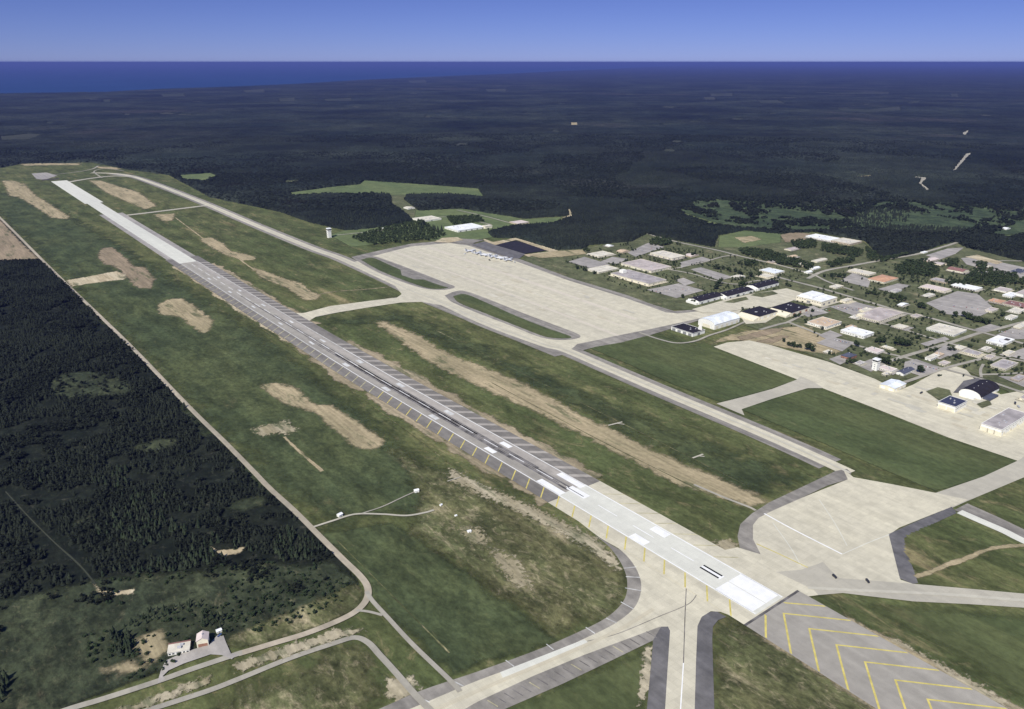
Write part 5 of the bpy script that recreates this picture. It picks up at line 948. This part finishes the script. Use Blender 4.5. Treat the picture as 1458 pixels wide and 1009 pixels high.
def forest_mesh(name, P, Hs, protos, mat, z0=0.0, wide=(0.85, 1.3), label=None, cat=None):
    Vs = []; Fs = []; T = []; off = 0; n = len(P); pick = rng.integers(0, len(protos), n)
    for k, (pv, pf) in enumerate(protos):
        s = np.where(pick == k)[0]
        if not len(s): continue
        a = rng.uniform(0, 6.283, len(s)); w = rng.uniform(*wide, len(s)); h = Hs[s]
        c, sn = np.cos(a)[:, None], np.sin(a)[:, None]
        x = (pv[None, :, 0]*c - pv[None, :, 1]*sn)*(h*w)[:, None] + P[s, 0][:, None]; y = (pv[None, :, 0]*sn + pv[None, :, 1]*c)*(h*w)[:, None] + P[s, 1][:, None]; z = pv[None, :, 2]*h[:, None] + z0
        Vs.append(np.stack([x, y, z], -1).reshape(-1, 3)); Fs.append((pf[None] + (np.arange(len(s))*len(pv))[:, None, None] + off).reshape(-1, 3)); off += len(s)*len(pv)
        T.append(np.repeat(rng.random(len(s)), len(pv)))
    return tag(mesh_np(name, np.concatenate(Vs), np.concatenate(Fs), mat, attrs={'tint': ('POINT', np.concatenate(T))}), label, cat, None, 'stuff')
def vnoise(P, size, seed):
    """smooth value noise, 0..1"""
    q = P/size; i = np.floor(q).astype(np.int64); f = q - i; f = f*f*(3 - 2*f)
    def hsh(a, b): 
        v = (a*374761393 + b*668265263 + seed*974711) & 0x7fffffff; v = ((v ^ (v >> 13))*1274126177) & 0x7fffffff; return ((v ^ (v >> 16)) & 0xffff)/65535.0
    a = hsh(i[:, 0], i[:, 1]); b = hsh(i[:, 0]+1, i[:, 1]); c = hsh(i[:, 0], i[:, 1]+1); d = hsh(i[:, 0]+1, i[:, 1]+1)
    return (a*(1-f[:, 0]) + b*f[:, 0])*(1-f[:, 1]) + (c*(1-f[:, 0]) + d*f[:, 0])*f[:, 1]
def scatter(poly, spacing, jitter=0.8):
    poly = np.asarray(poly); lo, hi = poly.min(0), poly.max(0)
    gx, gy = np.meshgrid(np.arange(lo[0], hi[0], spacing), np.arange(lo[1], hi[1], spacing)); P = np.stack([gx.ravel(), gy.ravel()], 1)
    P = P + rng.uniform(-jitter/2, jitter/2, P.shape)*spacing; return P[inside(P, poly)]

# ---- individual trees: trunk + crown
PINE_M = []; BRO_M = []
def proto_mesh(name, pv, pf):
    me = bpy.data.meshes.new(name); me.from_pydata([tuple(v) for v in pv], [], [tuple(int(i) for i in f) for f in pf]); me.update(); return me
mt_ = {}
def tree(kind, P, h, w, lab, grp, cat='tree'):
    """one tree: trunk mesh with its crown as a part"""
    key = kind
    if key not in mt_:
        tr = MB()
        if kind == 'pine_tree':
            tr.cyl(0, 0, 0, 0.9, 0.018, 0.004, 6, False); cr = [proto_mesh('crown', *q) for q in CON_HI]; mats = [leafmat('pine_crown_%d' % i, *c) for i, c in enumerate((((0.022, 0.032, 0.018),)*2, ((0.033, 0.044, 0.024),)*2, ((0.028, 0.036, 0.022),)*2))]
        else:
            tr.cyl(0, 0, 0, 0.55, 0.03, 0.014, 6, False)
            for a in range(4):
                dx, dy = 0.2*math.cos(a*1.7), 0.2*math.sin(a*1.7); k = len(tr.v)
                tr.v += [(-.012, 0, .3), (.012, 0, .3), (0, .012, .3), (dx, dy, .62)]; tr.f += [(k, k+1, k+3), (k+1, k+2, k+3), (k+2, k, k+3)]
            cr = [proto_mesh('crown', *q) for q in BRO_HI]; mats = [leafmat('leaf_crown_%d' % i, *c) for i, c in enumerate((((0.032, 0.047, 0.021),)*2, ((0.044, 0.060, 0.026),)*2, ((0.026, 0.038, 0.020),)*2))]
        me = bpy.data.meshes.new('trunk'); me.from_pydata(tr.v, [], tr.f); me.update(); me.materials.append(M['bark'])
        crs = []
        for c in cr:
            for m_ in mats: cc = c.copy(); cc.materials.append(m_); crs.append(cc)
        mt_[key] = (me, crs)
    tm, crs = mt_[key]
    e = bpy.data.objects.new(kind, None); e.empty_display_size = 1; col.objects.link(e); e.location = (P[0], P[1], 0.3); e.rotation_euler = (0, 0, random.uniform(0, 6.28)); e.scale = (h*w, h*w, h)
    t = bpy.data.objects.new('trunk', tm); col.objects.link(t); t.parent = e
    c = bpy.data.objects.new('crown', random.choice(crs)); col.objects.link(c); c.parent = e
    return tag(e, lab, cat, grp)

# ---- the left wood
WOOD = GP([(-420, 385), (-200, 376), (0, 372), (56, 370), (74, 388), (88, 400), (175, 487), (245, 562), (277, 594), (340, 660), (378, 700), (440, 760), (470, 792), (400, 802), (360, 797), (296, 807), (247, 814), (173, 819), (128, 824), (99, 832), (49, 844), (0, 854), (-300, 880)])
GL = [GP(g) for g in GLADE] + [GP([(300, 778), (310, 786), (330, 784), (348, 779), (344, 786), (316, 793), (308, 790)])]
P = scatter(WOOD, 5.0)
den = vnoise(P, 46, 3)*0.5 + vnoise(P, 17, 5)*0.5
# thinner towards the road at the lower right and along the sandy track
corner = GP([(250, 660), (330, 655), (385, 705), (475, 795), (300, 812), (220, 800), (230, 720)])
thr = np.where(inside(P, corner), 0.50, 0.36)
keep = den > thr
trk = smooth_line(GP([(8, 700), (40, 735), (75, 770), (104, 796), (120, 812), (136, 832)]), 6)
for a, b in zip(trk[:-1], trk[1:]):
    ab = b - a; t = np.clip(((P - a) @ ab)/(ab @ ab), 0, 1); keep &= np.linalg.norm(P - a - t[:, None]*ab, axis=1) > 6
for g in GL: keep &= ~inside(P, g) | (rng.random(len(P)) < 0.10)
P = P[keep]; Hs = rng.uniform(5.5, 10.5, len(P))*(0.75 + 0.5*vnoise(P, 60, 9))
dist = np.hypot(P[:, 0], P[:, 1])
vis = np.abs(P[:, 0]) < dist*0.56
order = np.argsort(np.where(vis, dist/Hs*10, 1e9)); near = order[:205]; rest = np.setdiff1d(np.arange(len(P)), near)
for i in near: tree('pine_tree', P[i], Hs[i], random.uniform(1.1, 1.8), 'dark conifer at the lower front edge of the left wood, above the shrubby meadow', 'conifers along the lower edge of the left wood')
kw = (vnoise(P[rest], 70, 77)*0.6 + rng.random(len(rest))*0.4) > 0.47
forest_mesh('pine_wood', P[rest][kw], Hs[rest][kw], CON_LO, M['pine'], 0.2, (1.2, 2.2), label='dense dark conifers of the wood left of the gravel road', cat='wood')
forest_mesh('mixed_wood', P[rest][~kw], Hs[rest][~kw]*0.8, BRO_LO, M['pine'], 0.2, (0.9, 1.5), label='dense dark rounded trees of the wood left of the gravel road', cat='wood')
EDG = scatter(GP([(-200, 870), (0, 846), (99, 826), (247, 808), (360, 790), (470, 785), (505, 826), (430, 850), (300, 850), (230, 862), (120, 862), (0, 905), (-200, 930)]), 5.5)
ed = vnoise(EDG, 40, 91)*0.55 + vnoise(EDG, 13, 92)*0.45; EDG = EDG[ed > 0.56]
forest_mesh('scrub_trees', EDG, rng.uniform(2.5, 6.5, len(EDG)), BRO_LO, M['pine'], 0.0, (1.0, 1.8), label='ragged scrub along the lower edge of the wood', cat='scrub')
# the clumps below the wood
CL2 = [(GP([(158, 905), (176, 900), (188, 905), (192, 925), (186, 938), (160, 936)]), 5.5, 11, 'dark conifer in the dense clump left of the pink building', 'conifers in the clump left of the pink building', 1.0),
       (GP([(283, 878), (300, 873), (318, 878), (322, 892), (312, 898), (292, 896)]), 6.5, 9, 'dark conifer in the clump behind the pink building', 'conifers in the clump behind the pink building', 1.0),
       (GP([(-20, 955), (5, 958), (18, 985), (8, 1000), (-30, 1008)]), 6, 11, 'dark conifer in the clump at the lower left corner', 'conifers in the lower left corner clump', 1.0),
       (GP([(165, 897), (190, 880), (222, 866), (260, 858), (292, 856), (285, 866), (240, 876), (205, 890), (175, 902)]), 5, 6.5, 'small conifer in the ragged row across the meadow', 'small conifers in the row across the meadow', 0.8)]
CL2.append((GP([(385, 780), (420, 762), (450, 768), (468, 785), (440, 798), (400, 800)]), 6, 8, 'dark conifer in the clump beside the road bend', 'conifers in the clump by the road bend', 1.0))
for poly, sp, hh, lab, grp, fr in CL2:
    for p in scatter(poly, sp):
        if random.random() < fr: tree('pine_tree', p, hh*random.uniform(0.6, 1.2), random.uniform(0.9, 1.5), lab, grp)
# shrubs in the meadow
SH = []; MP = GP(MEADOW); PP = scatter(MP, 7); dn = vnoise(PP, 42, 21)*0.7 + rng.random(len(PP))*0.3 + np.where(inside(PP, GP([(290, 830), (420, 805), (500, 835), (430, 880), (330, 900), (290, 880)])), 0.1, 0)
PP = PP[(dn > 0.58) & (np.abs(PP[:, 0]) < np.hypot(PP[:, 0], PP[:, 1])*0.55)]; rng.shuffle(PP); PP = PP[:290]
sm = []
for k in range(5):
    v, f = broad_proto(70+k, 70, 0.24); v = v*np.array((1.5, 1.5, 1.0)) - np.array((0, 0, 0.2)); me = proto_mesh('shrub', v, f); me.materials.append(mt_.get('pine_tree') and M['leaf']); sm.append(me)
for p in PP:
    o = bpy.data.objects.new('shrub', random.choice(sm)); col.objects.link(o); s = random.uniform(1.8, 5.5); o.location = (p[0], p[1], 0.3); o.scale = (s, s, s); o.rotation_euler = (0, 0, random.uniform(0, 6.28))
    tag(o, 'dark low shrub dotted over the rough meadow left of the pink building', 'shrub', 'shrubs over the rough meadow')

# ---- single trees of the base
BT = [  # (x0, y0, x1, y1, count, height, where)
 (1013, 383, 1032, 385, 4, 13, 'the grove behind the black roofed sheds'), (1034, 386, 1048, 387, 3, 12, 'the grove behind the black roofed sheds'), (1050, 377, 1072, 379, 5, 12, 'the back of the grove behind the black roofed sheds'), (1040, 399, 1060, 398, 5, 10, 'the low clump on the lawn above the sheds'), (1052, 392, 1054, 393, 2, 15, 'the low clump on the lawn above the sheds'), (1066, 394, 1069, 396, 2, 14, 'the lawn left of the pale clubhouse'), (1078, 395, 1083, 393, 3, 13, 'the pale clubhouse'),
 (971, 424, 973, 425, 2, 12, 'the lot corner by the first black roofed shed'), (984, 431, 990, 432.5, 3, 9, 'the front of the first black roofed shed'), (1019, 413, 1026, 404, 3, 16, 'the back of the first black roofed shed'), (1050, 408, 1062, 407, 4, 13, 'the back of the middle black roofed shed'), (1090, 403, 1104, 401, 4, 10, 'the back of the third black roofed shed'), (1118, 407, 1126, 410, 3, 9, 'the right end of the shed row'),
 (986, 390, 992, 391, 2, 6, 'the hedge beside the lot'), (999, 394, 1017, 399, 6, 6, 'the hedge beside the lot'),
 (821, 383, 823, 384, 2, 9, 'the left end of the warehouse lot'), (831, 386, 834, 386, 2, 10, 'the left end of the warehouse lot'), (845, 390, 850, 391, 3, 9, 'the low cream roofed building'), (870, 377, 878, 379, 4, 7, 'the lawn left of the pink grey warehouse'), (889, 373, 894, 371, 3, 8, 'the corner of the pink grey warehouse'), (929, 371, 938, 373, 3, 9, 'the gap between the two back warehouses'), (957, 377, 960, 377, 3, 11, 'the right end of the pink grey warehouse'), (898, 358, 906, 357, 3, 10, 'the small tan house'), (830, 358, 841, 361, 4, 14, 'the forest side of the warehouse lots'), (853, 356, 856, 357, 2, 8, 'the low cream shed'), (881, 351, 896, 349, 4, 9, 'the forest edge by the far lot'), (963, 347, 968, 351, 3, 9, 'the road below the forest corner'), (944, 357, 948, 358, 2, 8, 'the front of the far pale warehouse'), (985, 366, 990, 364, 3, 12, 'the small pinkish house'),
 (1112, 448, 1116, 449, 2, 9, 'the front of the two flat black roofs'), (1128, 452, 1139, 451, 4, 9, 'the front of the second flat black roof'), (1156, 444, 1158, 445, 2, 9, 'the corner of the big white hall'), (1169, 470, 1170, 470.5, 1, 11, 'the front of the tan roofed office'), (1218, 493, 1220, 494, 2, 14, 'the lot below the bright white block'),
 (1114, 486, 1116, 487, 2, 9, 'the brown bank'), (1120, 492, 1140, 497, 8, 10, 'the row along the second apron'), (1147, 498, 1158, 500, 4, 14, 'the large clump at the end of the apron row'), (1178, 504, 1188, 506, 5, 8, 'the thin pines beside the second apron'), (1203, 518, 1218, 518, 4, 10, 'the purple grey roofed house'),
 (1248, 488, 1260, 488, 5, 14, 'the round clump on the lawn right of the white block'), (1275, 492, 1296, 494, 8, 15, 'the big dark clump on the open lawn'), (1306, 482, 1308, 483, 1, 10, 'the open lawn'), (1252, 516, 1265, 520, 5, 13, 'the right side of the control tower'), (1308, 530, 1312, 532, 3, 13, 'the end of the slate roofed building'), (1262, 537, 1266, 535, 2, 6, 'the foot of the control tower'),
 (1267, 425, 1288, 428, 7, 13, 'the clump above the little white hut'), (1276, 431, 1290, 429, 3, 12, 'the clump above the little white hut'), (1306, 438, 1318, 440, 5, 14, 'the left corner of the big pale lot'), (1233, 419, 1252, 421, 6, 10, 'the dark clump on the wide lawn'), (1200, 414, 1206, 417, 2, 6, 'the wide lawn'), (1172, 395, 1176, 396, 2, 9, 'the street by the orange roof'), (1182, 394, 1204, 396, 8, 12, 'the row left of the orange roof'), (1207, 384, 1213, 382, 3, 8, 'the cream wing of the orange roofed building'), (1280, 400, 1286, 398, 2, 9, 'the right end of the orange roof'), (1296, 401, 1312, 402, 5, 7, 'the street beyond the orange roof'), (1310, 413, 1330, 416, 6, 6, 'the front of the pinkish low building'),
 (1322, 441, 1326, 442, 2, 8, 'the street side of the big pale lot'), (1336, 446, 1345, 448, 4, 8, 'the street side of the big pale lot'), (1358, 450, 1363, 451, 3, 13, 'the street side of the big pale lot'), (1370, 451, 1392, 460, 9, 14, 'the dense row at the street corner'), (1392, 458, 1408, 463, 6, 12, 'the dense row at the street corner'), (1425, 450, 1430, 450, 2, 10, 'the lawn below the brown roofed complex'), (1376, 494, 1385, 496, 3, 7, 'the cross street'), (1383, 487, 1393, 489, 3, 8, 'the left side of the white notched block'), (1402, 496, 1418, 497, 4, 5, 'the front of the white notched block'), (1428, 502, 1446, 497, 4, 8, 'the pale lot right of the white notched block'), (1322, 502, 1334, 500, 5, 8, 'the corner lawn'), (1350, 500, 1358, 501, 3, 9, 'the street block lot'), (1356, 508, 1366, 512, 4, 7, 'the street block'), (1303, 507, 1316, 512, 6, 6, 'the street hedge'), (1370, 525, 1380, 522, 4, 6, 'the lawn above the arched hangar'), (1388, 519, 1390, 518, 1, 7, 'the lawn above the arched hangar'), (1335, 536, 1340, 537, 2, 5, 'the grass above the second apron'), (1370, 537, 1372, 538, 1, 6, 'the grass above the second apron'), (1408, 519, 1411, 517, 2, 8, 'the drive of the violet roof'), (1444, 530, 1450, 528, 2, 6, 'the right of the violet roof'),
 (597, 324, 606, 322, 3, 26, 'the tall spruces beyond the apron'), (610, 325, 630, 330, 5, 20, 'the tall spruces beyond the apron'), (694, 329, 696, 328, 1, 12, 'the pale yellow building'),
 (1090, 362, 1112, 367, 5, 9, 'the street of small houses'), (1226, 398, 1229, 399, 2, 8, 'the parking by the orange roof')]
for (x0, y0, x1, y1, n, h, where) in BT:
    for i in range(n):
        t = (i + 0.5)/n; p = G(x0 + (x1-x0)*t + random.uniform(-1, 1), y0 + (y1-y0)*t + random.uniform(-0.8, 0.8))
        spr = 'spruce' in where or 'pines' in where
        tree('pine_tree' if spr else 'broadleaf_tree', p, h*random.uniform(0.8, 1.2), random.uniform(1.3, 1.7) if spr else random.uniform(0.85, 1.25), ('dark spruce at %s' if spr else 'dark green tree at %s') % where, 'trees at %s' % where)

# ---- stands and the great forest
STANDS = [[(1273, 385), (1288, 373), (1323, 372), (1338, 388), (1333, 395), (1300, 393), (1280, 390)], [(1370, 398), (1388, 387), (1400, 383), (1447, 392), (1450, 405), (1410, 409), (1372, 404)], [(1053, 356), (1070, 355), (1093, 358), (1125, 368), (1160, 378), (1156, 385), (1107, 377), (1070, 366), (1053, 362)], [(1125, 345), (1161, 342), (1161, 353), (1134, 356)], [(1170, 348), (1200, 352), (1230, 357), (1224, 367), (1190, 363), (1170, 358)], [(1175, 377), (1215, 366), (1218, 374), (1184, 381)],
          [(923, 346), (935, 339), (955, 342), (960, 348), (945, 351), (927, 350)], [(499, 340), (530, 328), (580, 318), (600, 314), (620, 330), (637, 335), (619, 342), (575, 345), (530, 349)], [(1347, 399), (1372, 402), (1372, 408), (1345, 404)], [(1450, 398), (1500, 400), (1500, 412), (1452, 406)], [(1344, 372), (1362, 370), (1368, 378), (1350, 380)], [(1386, 374), (1405, 376), (1402, 384), (1388, 382)], [(636, 310), (680, 308), (690, 316), (645, 322)], [(1232, 352), (1256, 369), (1300, 361), (1260, 374), (1236, 372)], [(1060, 372), (1075, 373), (1080, 380), (1062, 379)]]
SP = []
for i, s in enumerate(STANDS):
    q = scatter(GP(s), 9 if i != 7 else 11); SP.append(q)
SP = np.concatenate(SP); forest_mesh('tree_stand', SP, rng.uniform(7, 13, len(SP)), BRO_LO, M['leaf'], 0.2, (0.9, 1.3), 'dense dark groves of trees between the base streets', 'grove')
DT = scatter(GP([(800, 372), (900, 350), (1000, 356), (1110, 380), (1180, 388), (1260, 378), (1340, 372), (1458, 398), (1520, 430), (1520, 560), (1400, 532), (1290, 530), (1200, 500), (1120, 462), (1000, 425), (900, 415)]), 13)
DT = DT[vnoise(DT, 60, 301)*0.6 + rng.random(len(DT))*0.4 > 0.52]; ok = np.ones(len(DT), bool)
for q in KEEP_OFF: ok &= ~inside(DT, q)
DT = DT[ok]; forest_mesh('street_trees', DT, rng.uniform(3.0, 8.0, len(DT)), BRO_LO, M['leaf'], 0.2, (0.9, 1.3), 'small trees and bushes dotted over the base lawns', 'trees')
FOREST = GP(BD) ; FOREST = FOREST + [np.array((220000, 70000)), np.array((165000, 165000)), np.array((0, 236000)), np.array((-165000, 165000)), np.array((-210000, 18000))]
clear_w = [np.array(GP(c[0])) for c in CLEAR.values()] ; lake_w = np.array(lake)
def forest_mask(P):
    m = inside(P, FOREST) & ~inside(P, lake_w)
    for c in clear_w:
        lo, hi = c.min(0), c.max(0); s = np.where((P[:, 0] > lo[0]) & (P[:, 0] < hi[0]) & (P[:, 1] > lo[1]) & (P[:, 1] < hi[1]))[0]
        if len(s): m[s[inside(P[s], c)]] = False
    return m
# near ranks as whole trees
def sector(r0, r1, dens):
    n = int((r1*r1 - r0*r0)*0.5*R(88)*dens); r = np.sqrt(rng.uniform(r0*r0, r1*r1, n)); a = rng.uniform(-R(44), R(44), n); return np.stack([r*np.sin(a), r*np.cos(a)], 1)
FP = np.concatenate([sector(2000, 3200, 1/75), sector(3200, 4600, 1/120), sector(4600, 6500, 1/260)])
FP = FP[forest_mask(FP)]
golf = GP([(960, 300), (990, 285), (1050, 284), (1140, 290), (1240, 286), (1340, 286), (1470, 296), (1470, 335), (1360, 335), (1220, 328), (1110, 330), (1040, 325)])
g = inside(FP, golf); gd = vnoise(FP, 90, 41)*0.6 + vnoise(FP, 28, 43)*0.4
thin = GP([(1065, 300), (1110, 292), (1190, 298), (1210, 318), (1150, 330), (1090, 326)])
FP = FP[~g | ((gd > 0.38) & (rng.random(len(FP)) < 0.8) & (~inside(FP, thin) | (gd > 0.52)))]
kind = vnoise(FP, 350, 51) > 0.5
Hf = rng.uniform(8, 15, len(FP))*(0.8 + 0.4*vnoise(FP, 200, 53))
forest_mesh('forest_trees', FP[kind], Hf[kind], CON_LO, M['pine_far'], 0.0, (1.1, 1.7), 'dark conifers of the great forest behind the airfield', 'forest')
forest_mesh('forest_trees', FP[~kind], Hf[~kind]*0.9, BRO_LO, M['pine_far'], 0.0, (1.0, 1.4), 'dark broad leaved trees of the great forest behind the airfield', 'forest')
patch('golf_course', [(965, 300), (990, 286), (1050, 285), (1140, 291), (1240, 287), (1340, 288), (1470, 297), (1470, 335), (1360, 333), (1220, 327), (1110, 329), (1040, 324)], grassmat("golf_turf", (0.050, 0.072, 0.038), (0.082, 0.108, 0.054), (0.14, 0.135, 0.08), 0.66, 2.0, 90, (30, 0.5)), 20, label='green turf showing between the trees of the golf course')
# canopy sheet of the far forest
na = 1300; rs = [2000.0]
while rs[-1] < 220000: rs.append(rs[-1]*(1.0038 if rs[-1] < 9000 else (1.006 if rs[-1] < 40000 else 1.02)))
rs = np.array(rs); th = np.linspace(-R(45), R(45), na); rr, tt = np.meshgrid(rs, th, indexing='ij')
rr = rr*(1 + rng.uniform(-0.0012, 0.0012, rr.shape)); tt = tt + rng.uniform(-0.0004, 0.0004, tt.shape)
P = np.stack([(rr*np.sin(tt)).ravel(), (rr*np.cos(tt)).ravel()], 1)
mk = forest_mask(P) & ~inside(P, golf)
hz_ = np.where(mk, 5.0 + 5.0*rng.random(len(P)) + 3.0*(vnoise(P, 130, 61) - 0.5), -3.0)
idx = np.arange(len(P)).reshape(len(rs), na); F = np.stack([idx[:-1, :-1], idx[:-1, 1:], idx[1:, 1:], idx[1:, :-1]], -1).reshape(-1, 4)[:, ::-1]
F = F[mk[F].any(1)]; u, inv = np.unique(F, return_inverse=True)
tag(mesh_np('forest_canopy', np.column_stack([P[u], hz_[u]]), inv.reshape(-1, 4), M['canopy']), 'endless dark forest canopy stretching to the horizon', 'forest', None, 'stuff')

# ================================================================== the air
hm = MB(); hm.box(-243000, 243000, -243000, 243000, -4.0, 552, True)
vm = bpy.data.materials.new("air_haze"); vm.use_nodes = True; vt = vm.node_tree; vt.nodes.clear()
vp = vt.nodes.new("ShaderNodeVolumePrincipled"); vo = vt.nodes.new("ShaderNodeOutputMaterial")
vp.inputs["Color"].default_value = (0.15, 0.20, 0.58, 1); vp.inputs["Density"].default_value = 2.2e-5; vp.inputs["Anisotropy"].default_value = 0.0
vt.links.new(vp.outputs[0], vo.inputs["Volume"])
tag(hm.build('haze', vm), 'pale blue summer haze over the whole land', None, None, 'stuff')
